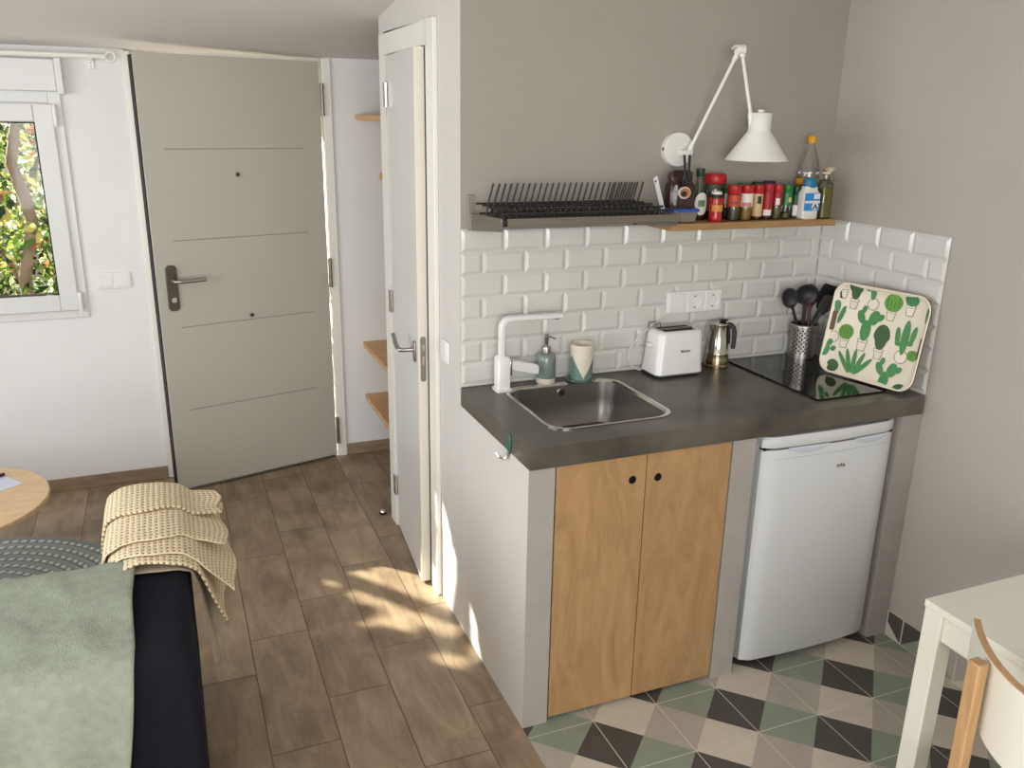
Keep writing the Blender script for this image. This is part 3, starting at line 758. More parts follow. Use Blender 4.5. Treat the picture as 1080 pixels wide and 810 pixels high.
# tumbler on a saucer
def cup():
    x, y = 0.410, -0.068
    s_ = MB(); s_.lathe([(0.030, ZC), (0.046, ZC+0.004), (0.0535, ZC+0.011), (0.052, ZC+0.012), (0.044, ZC+0.007), (0.0, ZC+0.006)], x, y, 36)
    tag(s_.build('saucer', m_teal), 'small teal glazed saucer under the cream cup', 'saucer')
    b = MB(); n = 112; H = 0.125
    # dipped glaze: teal below a zig-zag line that reaches its low point towards the room
    rows = 60
    def rad(t): return 0.0365+0.004*t if t > .06 else 0.034+0.0417*t
    V = []
    for k in range(rows+1):
        t = k/rows; V.append([b.bm.verts.new((x+rad(t)*math.cos(2*PI*i/n), y+rad(t)*math.sin(2*PI*i/n), ZC+0.0065+H*t)) for i in range(n)])
    for k in range(rows):
        for i in range(n):
            a = (2*PI*(i+.5)/n-math.radians(-105)+PI) % (2*PI)-PI
            lim = 0.10+0.60*min(1, abs(a)/1.15) if abs(a) < 1.15 else 0.70-0.25*min(1, (abs(a)-1.15)/1.2)
            b.face([V[k][i], V[k][(i+1) % n], V[k+1][(i+1) % n], V[k+1][i]], 1 if (k+.5)/rows < lim else 0)
    inner = [(0.0405, H), (0.0385, H+0.001), (0.0365, H-0.004), (0.034, 0.02), (0.03, 0.012), (0.0, 0.011)]
    prev = V[-1]
    for r, z in inner[1:]:
        cur = [b.bm.verts.new((x+max(r, 1e-4)*math.cos(2*PI*i/n), y+max(r, 1e-4)*math.sin(2*PI*i/n), ZC+0.0065+z)) for i in range(n)]
        for i in range(n): b.face([prev[i], prev[(i+1) % n], cur[(i+1) % n], cur[i]], 0)
        prev = cur
    b.face(list(reversed(V[0])), 1)
    tag(b.build('cup', [m_cream, m_teal]), 'cream ceramic tumbler dipped in teal glaze standing on a saucer', 'cup')
cup()

# toaster
def toaster():
    x0, x1, y0, y1 = 0.668, 0.856, -0.138, -0.020; z0, z1 = ZC+0.012, ZC+0.160
    t = thing('toaster', 'white two-slot toaster on the worktop beside the sink', 'toaster', ((x0+x1)/2, (y0+y1)/2, ZC))
    b = MB()
    rings = []
    for i, z, r in ((-0.002, z0, .022), (0.0, z0+0.02, .024), (0.007, z1-0.012, .026), (0.010, z1-0.004, .024), (0.017, z1, .018)):
        rings.append([(x, y, z) for x, y in rrect(x0+i*1.3, x1-i*0.4, y0+i, y1-i, r, 6)])
    b.loft(rings, True); b.build('body', m_plastic, t)
    b = MB(); b.loft([[(x, y, z) for x, y in rrect(x0+i, x1-i, y0+i, y1-i, .02, 6)] for i, z in ((0.012, ZC+0.003), (0.004, ZC+0.005), (0.003, z0+0.001))]); b.build('base', mat('grey_plastic', (120, 122, 124), 0.5), t)
    for px, py in ((x0+0.03, y0+0.025), (x1-0.03, y0+0.025), (x0+0.03, y1-0.025), (x1-0.03, y1-0.025)):
        MB().lathe([(0.009, ZC), (0.009, ZC+0.005)], px, py, 12).build('foot', m_black, t)
    ym = (y0+y1)/2
    for dy in (-0.021, 0.021):
        MB().box(x0+0.035, x1-0.028, ym+dy-0.013, ym+dy+0.013, z1-0.002, z1+0.0006).build('bread_slot', m_dark, t)
    MB().box(x0+0.03, x1-0.024, ym-0.0035, ym+0.0035, z1-0.001, z1+0.0035).build('slot_divider', m_steel, t)
    b = MB()
    for dy in (-0.012, 0.016): b.tube([(x0+0.012, ym+0.035+dy*.2, z1-0.002), (x0+0.020, ym+0.035+dy, z1+0.016), (x0+0.05, ym+0.035+dy, z1+0.016), (x0+0.058, ym+0.035, z1-0.002)], 0.0022, 8)
    b.build('bun_rack', m_steel, t)
    b = MB(); b.box(x0-0.012, x0+0.006, ym-0.012, ym+0.012, ZC+0.105, ZC+0.117); b.build('lever', m_plastic, t, bevel=0.003)
    text('logo', 'BRAUN', 0.0115, FRONT((x0+x1)/2+0.012, y0-0.0022, ZC+0.092), m_ink, t)
    c = MB(); c.tube([(x0+0.012, -0.035, ZC+0.012), (x0-0.012, -0.033, ZC+0.007), (x0-0.036, -0.028, ZC+0.018), (x0-0.052, -0.022, ZC+0.045), (x0-0.05, -0.018, ZC+0.078), (x0-0.03, -0.015, ZC+0.10), (x0-0.01, -0.014, ZC+0.125), (x0+0.03, -0.013, ZC+0.15), (x0+0.07, -0.013, ZC+0.185), (0.79, -0.012, 1.118)], 0.0028, 8)
    c.build('cable', m_cord, t)
toaster()

# moka pot
def moka():
    x, y = 0.963, -0.062
    t = thing('moka_pot', 'polished steel stovetop coffee pot with a black handle', 'coffee pot', (x, y, ZC))
    MB().lathe([(0.040, ZC), (0.045, ZC+0.002), (0.045, ZC+0.010), (0.043, ZC+0.012), (0.0425, ZC+0.034), (0.039, ZC+0.050), (0.0395, ZC+0.052)], x, y, 32).build('boiler', mat('warm_steel', (190, 172, 140), 0.18, metal=1.0), t)
    MB().lathe([(0.0405, ZC+0.052), (0.0405, ZC+0.056), (0.039, ZC+0.058), (0.034, ZC+0.115), (0.0315, ZC+0.150), (0.033, ZC+0.158)], x, y, 32).build('jug', m_chrome, t)
    b = MB(); b.lathe([(0.0335, ZC+0.158), (0.0335, ZC+0.161), (0.020, ZC+0.166), (0.0, ZC+0.168)], x, y, 28); ld = b.build('lid', m_chrome, t)
    b = MB(); b.lathe([(0.006, ZC+0.166), (0.010, ZC+0.170), (0.013, ZC+0.174), (0.006, ZC+0.177)], x+0.012, y-0.006, 16, sx=1.5); b.build('lid_knob', m_black, ld)
    # spout on the left
    b = MB(); b.loft([[(x-0.027, y-0.012, ZC+0.158), (x-0.046, y-0.001, ZC+0.159), (x-0.027, y+0.012, ZC+0.158)], [(x-0.026, y-0.008, ZC+0.120), (x-0.030, y-0.001, ZC+0.118), (x-0.026, y+0.008, ZC+0.120)]]); b.build('spout', m_chrome, t)
    # handle: C shape on the room side, to the right
    hx, hy = math.cos(math.radians(-38)), math.sin(math.radians(-38))
    def hq(r, z): return (x+hx*r, y+hy*r, ZC+z)
    b = MB(); b.sweep_rect([hq(0.026, 0.158), hq(0.040, 0.157), hq(0.050, 0.148), hq(0.054, 0.130), hq(0.055, 0.10), hq(0.053, 0.072)], 0.020, 0.016, (-hy, hx, 0))
    b.sweep_rect([hq(0.034, 0.148), hq(0.0365, 0.120), hq(0.039, 0.088)], 0.012, 0.008, (-hy, hx, 0)); b.build('handle', m_black, t, bevel=0.003)
moka()

# hob
hb = thing('hob', 'black glass built-in hob at the right end of the worktop', 'hob', (1.18, -0.26, ZC))
b = MB(); b.prism(rrect(1.036, 1.325, -0.515, -0.014, 0.004, 3), lambda x, y: (x, y, ZC), lambda x, y: (x, y, ZC+0.006)); b.build('glass_top', m_hob, hb, bevel=0.001)
mk = mat('hob_print', (40, 40, 42), 0.1)
for cy, r in ((-0.15, 0.075), (-0.36, 0.09)):
    b = MB(); b.loft([[(1.18+q*math.cos(2*PI*i/40), cy+q*math.sin(2*PI*i/40), ZC+0.0062) for i in range(40)] for q in (r, r-0.002)], cap=False); b.build('cooking_zone', mk, hb)

# utensil holder, pierced
UX, UY, UR, UH = 1.345, -0.066, 0.050, 0.128
def holder():
    b = MB(); n = 36; rows = 15; z0 = ZC+0.0062
    V = [[b.bm.verts.new((UX+UR*math.cos(2*PI*i/n), UY+UR*math.sin(2*PI*i/n), z0+UH*k/rows)) for i in range(n)] for k in range(rows+1)]
    for k in range(rows):
        for i in range(n):
            q = [V[k][i], V[k][(i+1) % n], V[k+1][(i+1) % n], V[k+1][i]]
            if 2 <= k <= 12 and (i+k) % 2 == 0 and (i % 9) < 7:
                c = sum((p.co for p in q), Vector())/4
                iv = [b.bm.verts.new(c+(p.co-c)*0.74) for p in q]
                for j in range(4): b.face([q[j], q[(j+1) % 4], iv[(j+1) % 4], iv[j]])
            else: b.face(q)
    b.face(list(reversed(V[0])))
    o = b.build('utensil_holder', m_steel, solid=0.0012)
    MB().lathe([(UR-0.004, z0+0.002), (UR-0.004, z0+UH-0.004)], UX, UY, 36, cap=False).build('shade_sleeve', mat('painted_inner_shade', (46, 43, 40), 0.5, metal=0.5), o)  # added dark sleeve, paints the shade behind the holes
    tag(o, 'pierced stainless steel utensil holder standing on the hob', 'utensil holder')
holder()
UZ = ZC+0.012
def utensil(kind, label, head, foot, name, m=m_black, up=None):
    foot = Vector(foot); head = Vector(head); d = (head-foot).normalized()
    t = thing(name, label, 'utensil', foot, 'utensils in the steel holder')
    side = Vector((0.93, -0.37, 0)); side = (side-d*side.dot(d)).normalized(); nn = d.cross(side)
    mm = m
    L = (head-foot).length
    hs = {'spoon': 0.085, 'ladle': 0.078, 'spatula': 0.10, 'server': 0.085, 'plain': 0.0, 'whisk': 0.10}[kind]
    b = MB(); b.tube([foot, foot+d*(L-hs)*0.5, foot+d*(L-hs+0.012)], 0.0058, 10); b.build('handle', mm, t)
    base = foot+d*(L-hs)
    if kind in ('spoon', 'ladle'):
        w = 0.029 if kind == 'spoon' else 0.044
        b = MB(); h = hs
        def f(u, v):
            a = u*2*PI; r = v
            px, py = math.cos(a)*w*r, math.sin(a)*h/2*r
            return base+d*(h/2+py)+side*px-nn*(-0.012*(1-r*r) if kind == 'spoon' else -0.022*(1-r*r))
        b.grid(f, 24, 5); b.build('bowl', mm, t, solid=0.003)
    elif kind in ('spatula', 'server'):
        w0, w1 = (0.014, 0.034) if kind == 'spatula' else (0.012, 0.028)
        b = MB(); P = [(-w0, 0), (w0, 0), (w1, hs*0.45), (w1, hs-0.006), (w1-0.006, hs), (-w1+0.006, hs), (-w1, hs-0.006), (-w1, hs*.45)]
        b.prism(P, lambda u, v: base+d*v+side*u-nn*0.002, lambda u, v: base+d*v+side*u+nn*0.002); hd_ = b.build('head', mm, t)
        if kind == 'server':
            for k in (-1, 0, 1):
                b = MB(); b.prism([(k*0.016-0.003, hs*.35), (k*0.016+0.003, hs*.35), (k*0.016+0.003, hs*.85), (k*0.016-0.003, hs*.85)], lambda u, v: base+d*v+side*u-nn*0.0026, lambda u, v: base+d*v+side*u+nn*0.0026); b.build('slot', m_steel_d, hd_)
m_util = mat('charcoal_nylon', (44, 43, 43), 0.5)
m_util2 = mat('grey_nylon', (66, 64, 62), 0.45)
utensil('spoon', 'charcoal nylon spoon leaning left, leftmost in the steel holder', (1.238, -0.075, 1.185), (1.365, -0.06, UZ), 'serving_spoon', m_util)
utensil('ladle', 'round charcoal ladle standing upright in the middle of the holder', (1.322, -0.085, 1.196), (1.345, -0.055, UZ), 'ladle', m_util)
utensil('spatula', 'black flat spatula leaning right, tallest at the right of the holder', (1.384, -0.145, 1.200), (1.325, -0.045, UZ), 'spatula', m_black)
utensil('server', 'dark slotted turner leaning right in front of the black spatula', (1.368, -0.165, 1.165), (1.33, -0.04, UZ), 'slotted_turner', m_util2)
utensil('plain', 'thin brown wooden handle standing behind the round ladle', (1.35, -0.04, 1.165), (1.335, -0.075, UZ), 'wooden_stick', m_traywood)
utensil('spoon', 'dark red headed spoon half hidden behind the ladle', (1.362, -0.055, 1.190), (1.352, -0.085, UZ), 'red_spoon', mat('dark_red', (92, 26, 26), 0.4))

# cactus tray leaning on the right wall
def tray():
    B0 = Vector((1.283, -0.238, ZC+0.009)); B1 = Vector((1.361, -0.588, ZC+0.009))
    topmid = Vector((1.374, -0.40, 1.235))
    u = (B1-B0); wd = u.length; u.normalize()
    v = topmid-(B0+B1)/2; v = (v-u*v.dot(u)); ht = v.length; v.normalize(); n = v.cross(u)
    if n.x > 0: n = -n                     # towards the room
    O = B0
    W_, H_ = wd, ht
    def P(a, c, d=0.0): return O+u*a+v*c+n*d
    t = MB()
    ro = rrect(0, W_, 0, H_, 0.05, 8); N = len(ro)
    def inset(i): return rrect(i, W_-i, i, H_-i, max(0.05-i, 0.012), 8)
    def lip(a, c, h):  # rim height: waves, dipping at the middle of each side
        e = abs(a-W_/2)/(W_/2); f = abs(c-H_/2)/(H_/2)
        return h*(0.55+0.45*max(min(e, f)*1.6-0.6, 0)) if True else h
    rings = [(0.0, 0.016), (0.004, 0.017), (0.012, 0.008), (0.022, 0.0)]
    VR = []
    for i, h in rings:
        VR.append([t.bm.verts.new(P(a, c, lip(a, c, h)+0.003)) for a, c in inset(i)])
    for A, B in zip(VR, VR[1:]):
        for k in range(N): t.face([A[k], A[(k+1) % N], B[(k+1) % N], B[k]], 0)
    t.face(VR[-1], 0)
    bk = [t.bm.verts.new(P(a, c, lip(a, c, 0.016)-0.004)) for a, c in inset(0.0)]
    bk2 = [t.bm.verts.new(P(a, c, -0.002)) for a, c in inset(0.02)]
    for k in range(N):
        t.face([VR[0][k], VR[0][(k+1) % N], bk[(k+1) % N], bk[k]], 1)
        t.face([bk[k], bk[(k+1) % N], bk2[(k+1) % N], bk2[k]], 1)
    t.face(list(reversed(bk2)), 1)
    # print
    def poly(pts, mi, d): 
        pts = [(min(max(a, 0.006), W_-0.006), min(max(c, 0.006), H_-0.006)) for a, c in pts]
        def dd(a, c):
            i = min(a, c, W_-a, H_-c)
            base = 0.003
            if i < 0.022: base += lip(a, c, 0.017)*max(0, 1-(i/0.022))**1.0
            return base+d
        ca, cc_ = sum(p[0] for p in pts)/len(pts), sum(p[1] for p in pts)/len(pts)
        V = [t.bm.verts.new(P(a, c, dd(a, c))) for a, c in pts]; cv = t.bm.verts.new(P(ca, cc_, dd(ca, cc_)))
        for k in range(len(V)): t.face([cv, V[k], V[(k+1) % len(V)]], mi)
    def ell(cx, cy, rx, ry, mi, d, rot=0, n=18):
        c, s = math.cos(rot), math.sin(rot)
        poly([(cx+rx*math.cos(q)*c-ry*math.sin(q)*s, cy+rx*math.cos(q)*s+ry*math.sin(q)*c) for q in [2*PI*i/n for i in range(n)]], mi, d)
    def pot(cx, top, kind, s=1.0):
        """white pot with an ink outline"""
        if kind == 'round':
            ell(cx, top-0.019*s, 0.021*s, 0.021*s, 3, 0.0012); ell(cx, top-0.019*s, 0.0192*s, 0.0192*s, 0, 0.0016)
        else:
            w, w2, h = 0.018*s, 0.012*s, 0.036*s
            poly([(cx-w, top), (cx+w, top), (cx+w2, top-h), (cx-w2, top-h)], 3, 0.0012)
            e = 0.0017
            poly([(cx-w+e, top-e), (cx+w-e, top-e), (cx+w2-e, top-h+e), (cx-w2+e, top-h+e)], 0, 0.0016)
            poly([(cx-w+e, top-0.009*s), (cx+w-e, top-0.009*s), (cx+w-e, top-0.0102*s), (cx-w+e, top-0.0102*s)], 3, 0.0019)
        if kind == 'dots':
            for i in range(3):
                for j in range(3): poly([(cx-0.008+i*0.008-0.002, top-0.012-j*0.008), (cx-0.008+i*0.008+0.002, top-0.012-j*0.008), (cx-0.008+i*0.008+0.002, top-0.0132-j*0.008), (cx-0.008+i*0.008-0.002, top-0.0132-j*0.008)], 3, 0.002)
    def barrel(cx, cy, r, mi, kind='taper'):
        if kind: pot(cx, cy-r*0.75, kind)
        ell(cx, cy, r, r*0.92, mi, 0.0022)
        for k in (-0.6, -0.2, 0.2, 0.6): ell(cx+k*r, cy, 0.0012, r*0.72, 6 if mi != 6 else 4, 0.0028, n=8)
    def balloon(cx, cy, mi, kind='dots', s=1):
        pot(cx, cy-0.03*s, kind); poly([(cx+0.026*s*math.sin(q)*(1 if math.cos(q) > -0.2 else 0.75), cy+0.005+0.038*s*math.cos(q)) for q in [2*PI*i/20 for i in range(20)]], mi, 0.0022)
    def saguaro(cx, cy, mi, s=1, kind='round'):
        pot(cx, cy-0.045*s, kind, 1.1*s); ell(cx, cy, 0.014*s, 0.06*s, mi, 0.0022)
        for sg, h in ((-1, 0.0), (1, 0.012)):
            ell(cx+sg*0.027*s, cy+h*s, 0.009*s, 0.032*s, mi, 0.0024, rot=-sg*0.12); ell(cx+sg*0.018*s, cy-0.024*s+h*.6*s, 0.014*s, 0.008*s, mi, 0.0026)
    def pear(cx, cy, mi, s=1, kind='taper'):
        pot(cx-0.002, cy-0.04*s, kind, s); ell(cx, cy-0.012*s, 0.017*s, 0.033*s, mi, 0.0022); ell(cx+0.02*s, cy+0.030*s, 0.017*s, 0.024*s, mi, 0.0025, rot=-0.3)
        ell(cx-0.023*s, cy+0.026*s, 0.012*s, 0.022*s, mi, 0.0024, rot=0.5); ell(cx+0.040*s, cy+0.034*s, 0.009*s, 0.014*s, mi, 0.0028, rot=-0.8); ell(cx-0.018*s, cy+0.05*s, 0.008*s, 0.013*s, mi, 0.0027, rot=-0.3)
    def agave(cx, cy, mi, s=1, kind='taper'):
        for a in (-0.85, -0.42, 0, 0.42, 0.85): ell(cx+math.sin(a)*0.042*s, cy+0.026*s*math.cos(a), 0.0068*s, 0.036*s, mi, 0.002+0.0001*a, rot=-a*0.8)
    A, Bm, Cm = 4, 5, 6
    # rows, measured across the tray from its left end (a) and up (c)
    R = lambda a, c: (a*W_, c*H_)
    x, y = R(0.075, 0.955); ell(x, y, 0.010, 0.009, A, 0.0024); x, y = R(0.085, 0.92); pot(x, y, 'taper', 0.9)
    x, y = R(0.216, 0.935); balloon(x, y, Cm, 'dots', 1.0)
    x, y = R(0.40, 0.955); pot(x+0.006, y-0.024, 'round', 1.0); ell(x, y, 0.011, 0.030, A, 0.0022); ell(x-0.022, y+0.010, 0.009, 0.014, A, 0.0025, rot=0.4); ell(x+0.016, y+0.012, 0.014, 0.006, A, 0.0026)
    x, y = R(0.615, 0.875); barrel(x, y, 0.033, Bm)
    x, y = R(0.79, 0.945); barrel(x, y, 0.025, A)
    x, y = R(0.965, 0.84); ell(x, y, 0.006, 0.034, A, 0.0022)
    x, y = R(0.035, 0.69); ell(x, y, 0.017, 0.034, A, 0.0022, rot=-0.25); x, y = R(0.115, 0.645); ell(x, y, 0.009, 0.034, A, 0.0022, rot=-0.25); x, y = R(0.085, 0.45); pot(x, y, 'round', 0.95)
    x, y = R(0.40, 0.575); pear(x, y, A, 1.12)
    x, y = R(0.205, 0.475); barrel(x, y, 0.029, Bm)
    x, y = R(0.578, 0.485); balloon(x, y, Cm, 'dots', 1.15)
    x, y = R(0.806, 0.55); saguaro(x, y, A, 0.98)
    x, y = R(0.915, 0.385); barrel(x, y, 0.020, Bm, None)
    x, y = R(0.045, 0.245); ell(x-0.005, y, 0.014, 0.026, A, 0.0022); ell(x+0.022, y+0.006, 0.012, 0.009, A, 0.0024, rot=0.5); ell(x+0.006, y+0.026, 0.009, 0.012, A, 0.0025)
    x, y = R(0.143, 0.075); ell(x, y, 0.024, 0.024, Cm, 0.0022)
    x, y = R(0.356, 0.085); agave(x, y, A, 1.2)
    x, y = R(0.70, 0.075); pear(x, y+0.006, A, 1.05, 'taper')
    x, y = R(0.88, 0.03); ell(x, y, 0.024, 0.015, Cm, 0.0022)
    # hand slots
    for a, c, wq in ((0.045, 0.565, 0.0085), (0.968, 0.47, 0.004)):
        x, y = R(a, c); poly([(x+q[0], y+q[1]) for q in rrect(-wq, wq, -0.035, 0.035, wq*0.95, 6)], 2, 0.0032)
    o = t.build('serving_tray', [m_traycream, m_traywood, mat('slot_brown', (96, 54, 30), 0.5), m_ink, m_cactA, m_cactB, m_cactC], smooth=True, keepn=True)
    tag(o, 'cream serving tray printed with green cacti leaning on the tiled wall', 'tray')
tray()

# outlets and switches
def plate(name, label, x0, x1, z0, z1, units, y=-0.0085, axis='y'):
    t = thing(name, label, 'socket' if 'socket' in name else 'switch', ((x0+x1)/2, y, z0))
    MB().prism(rrect(x0, x1, z0, z1, 0.010, 5), lambda a, c: (a, y-0.010, c), lambda a, c: (a, y, c)).build('cover_frame', m_plastic, t, bevel=0.003, segs=3)
    w = (x1-x0)/len(units)
    for i, k in enumerate(units):
        cx, cz = x0+w*(i+.5), (z0+z1)/2; h = min(w, z1-z0)/2-0.007
        b = MB(); 
        if k == 'switch':
            b.box(cx-h, cx+h, y-0.0125, y-0.008, cz-h, cz+h); b.build('rocker', m_plastic, t, bevel=0.002)
        else:
            r = h*0.74
            ho = [(cx+r*math.cos(2*PI*q/32), cz+r*math.sin(2*PI*q/32)) for q in range(32)]
            b.plate_hole(outer_for(ho, cx-h, cx+h, cz-h, cz+h), ho, lambda a, c: (a, y-0.0125, c), lambda a, c: (a, y-0.004, c))
            s_ = b.build('socket_insert', m_plastic, t)
            b = MB(); b.prism(ho, lambda a, c: (a, y-0.0045, c), lambda a, c: (a, y-0.0035, c)); b.build('socket_well', mat('well_shading', (196, 194, 188), 0.5), s_)  # well tinted grey to paint the shading of the recess
            for dx in (-0.009, 0.009):
                b = MB(); b.prism([(cx+dx+0.0032*math.cos(2*PI*q/10), cz+0.0032*math.sin(2*PI*q/10)) for q in range(10)], lambda a, c: (a, y-0.0055, c), lambda a, c: (a, y-0.004, c)); b.build('pin_hole', m_dark, s_)
            for sg in (-1, 1): MB().box(cx-0.004, cx+0.004, y-0.011, y-0.004, cz+sg*(r-0.003)-0.002, cz+sg*(r-0.003)+0.002).build('earth_clip', m_steel_d, s_)
plate('wall_socket', 'white triple wall plate with two sockets on the tiles', 0.765, 0.993, 1.108, 1.186, ['switch', 'socket', 'socket'])
plate('light_switch', 'white double light switch beside the front door', -1.168, -1.026, 0.974, 1.050, ['switch', 'switch'], y=E)
t = thing('light_switch', 'single white light switch on the grey partition edge above the worktop', 'switch', (0, 0.15, 0.96))
MB().box(-0.010, 0, 0.108, 0.188, 0.957, 1.035).build('cover_frame', m_plastic, t, bevel=0.004, segs=3)
MB().box(-0.0135, -0.009, 0.119, 0.177, 0.968, 1.024).build('rocker', m_plastic, t, bevel=0.002)

# hook on the worktop's left edge
t = thing('adhesive_hook', 'green oval adhesive hook on the left edge of the worktop', 'hook', (0, -0.44, 0.87))
b = MB(); b.prism([(-0.441+0.0135*math.cos(2*PI*i/24), 0.876+0.030*math.sin(2*PI*i/24)*(1.0 if math.sin(2*PI*i/24) > 0 else 1.2)) for i in range(24)], lambda a, c: (-0.006, a, c), lambda a, c: (-0.0002, a, c)); b.build('pad', m_hookg, t, bevel=0.002)
b = MB(); b.tube([(-0.004, -0.441, 0.852), (-0.006, -0.440, 0.838), (-0.010, -0.436, 0.829), (-0.020, -0.428, 0.826), (-0.030, -0.420, 0.832), (-0.034, -0.416, 0.841)], 0.0038, 8); b.build('hook_arm', m_chrome, t)

# base cabinet
cb = thing('base_cabinet', 'birch plywood double-door base cabinet under the sink', 'cabinet', (0.377, -0.3, 0))
b = MB(); 
b.box(0.084, 0.094, -0.555, -0.05, 0.02, 0.70); b.box(0.660, 0.670, -0.555, -0.05, 0.02, 0.70); b.box(0.094, 0.660, -0.555, -0.05, 0.02, 0.032); b.box(0.094, 0.66, -0.06, -0.05, 0.032, 0.70); b.box(0.094, 0.66, -0.50, -0.49, 0.032, 0.7)
b.build('carcass', m_ply, cb, smooth=False)
for x0, x1, hx, hz in ((0.0855, 0.3735, 0.330, 0.768), (0.3765, 0.669, 0.416, 0.764)):
    ho = [(hx+0.0125*math.cos(2*PI*i/32), hz+0.0125*math.sin(2*PI*i/32)) for i in range(32)]
    b = MB(); b.plate_hole(outer_for(ho, x0, x1, 0.014, ZB-0.004), ho, lambda a, c: (a, -0.578, c), lambda a, c: (a, -0.560, c)); dr = b.build('door', m_ply, cb, bevel=0.001)
    b = MB(); b.loft([[(hx+r*math.cos(2*PI*i/32), yy, hz+r*math.sin(2*PI*i/32)) for i in range(32)] for r, yy in ((0.0124, -0.5775), (0.0122, -0.561))], cap=False)
    b.prism([(hx+0.013*math.cos(2*PI*i/32), hz+0.013*math.sin(2*PI*i/32)) for i in range(32)], lambda a, c: (a, -0.5605, c), lambda a, c: (a, -0.558, c)); b.build('finger_hole', m_dark, dr)

# fridge
def fridge():
    x0, x1 = 0.792, 1.322; yf = -0.592; yd = -0.548; z0, z1 = 0.032, 0.836
    t = thing('mini_fridge', 'white undercounter fridge standing between the plinth walls', 'fridge', ((x0+x1)/2, -0.3, 0))
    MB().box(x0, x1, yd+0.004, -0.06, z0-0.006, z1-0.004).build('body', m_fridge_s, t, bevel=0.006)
    # door: gently bowed front, top edge left for the grips
    def sec(z, i=0.0, bow=0.012):
        P = []
        for k in range(17):
            u = k/16; x = x0+i+(x1-x0-2*i)*u; e = min(u, 1-u)*(x1-x0)
            rnd = 0.014
            y = yf+bow*(2*u-1)**2+i
            if e < rnd: y += rnd-math.sqrt(max(rnd**2-(rnd-e)**2, 0))
            P.append((x, y, z))
        P += [(x1-i, yd, z), (x0+i, yd, z)]
        return P
    zs = 0.792
    b = MB(); b.loft([sec(z0, 0.004), sec(z0+0.006), sec(zs-0.004), sec(zs, 0.003)]); b.build('door', m_fridge, t)
    # top strip above the slit
    b = MB(); b.loft([sec(zs+0.007, 0.002), sec(zs+0.010), sec(z1-0.006), sec(z1, 0.004)]); b.build('top_panel', m_fridge, t)
    MB().box(x0+0.006, x1-0.006, yf+0.022, yd+0.002, zs-0.001, zs+0.009).build('door_gap', m_dark, t)
    # thin seam under the grip band
    b = MB(); b.loft([[(p[0], p[1]-0.0006, zz) for p in sec(zz)[1:16]] for zz in (0.762, 0.7632)], cap=False, closed=False); b.build('seam', m_fridge_s, t)
    # scooped grips: lens-shaped patches, hollow shading painted on, at both ends of the slit
    for a, c in ((0.085, 0.245), (0.345, 0.495)):
        b = MB(); n = 20
        def g(u, v):
            x = x0+a+(c-a)*u; dep = math.sin(PI*u)**0.7
            uu = (x-x0)/(x1-x0); y = yf+0.012*(2*uu-1)**2
            return (x, y-0.001+0.014*(v**2)*0-0.002*math.sin(PI*v), zs+0.006-(0.024*dep)*(1-v)) 
        b.grid(g, n, 4); b.build('grip', m_fshade, t)
    text('logo', 'teka', 0.021, FRONT(1.095, yf-0.0002, 0.712), m_ink, t)
    for fx in (x0+0.05, x1-0.04):
        MB().lathe([(0.016, 0.0), (0.016, 0.012), (0.009, 0.013), (0.009, 0.03)], fx, yd+0.035, 14).build('foot', m_black, t)
    for fx in (x0+0.05, x1-0.05):
        MB().lathe([(0.016, 0.0), (0.016, 0.012), (0.009, 0.013), (0.009, 0.03)], fx, -0.1, 14).build('foot', m_black, t)
fridge()

# ---------------------------------------------------------------- wall shelf, dish rack, lamp
SZ = 1.4425
o = MB().box(0.672, 1.352, -0.152, -0.002, SZ-0.023, SZ).build('wall_shelf', m_oak, bevel=0.0015)
tag(o, 'narrow oak wall shelf above the tiles holding jars and bottles', 'shelf')

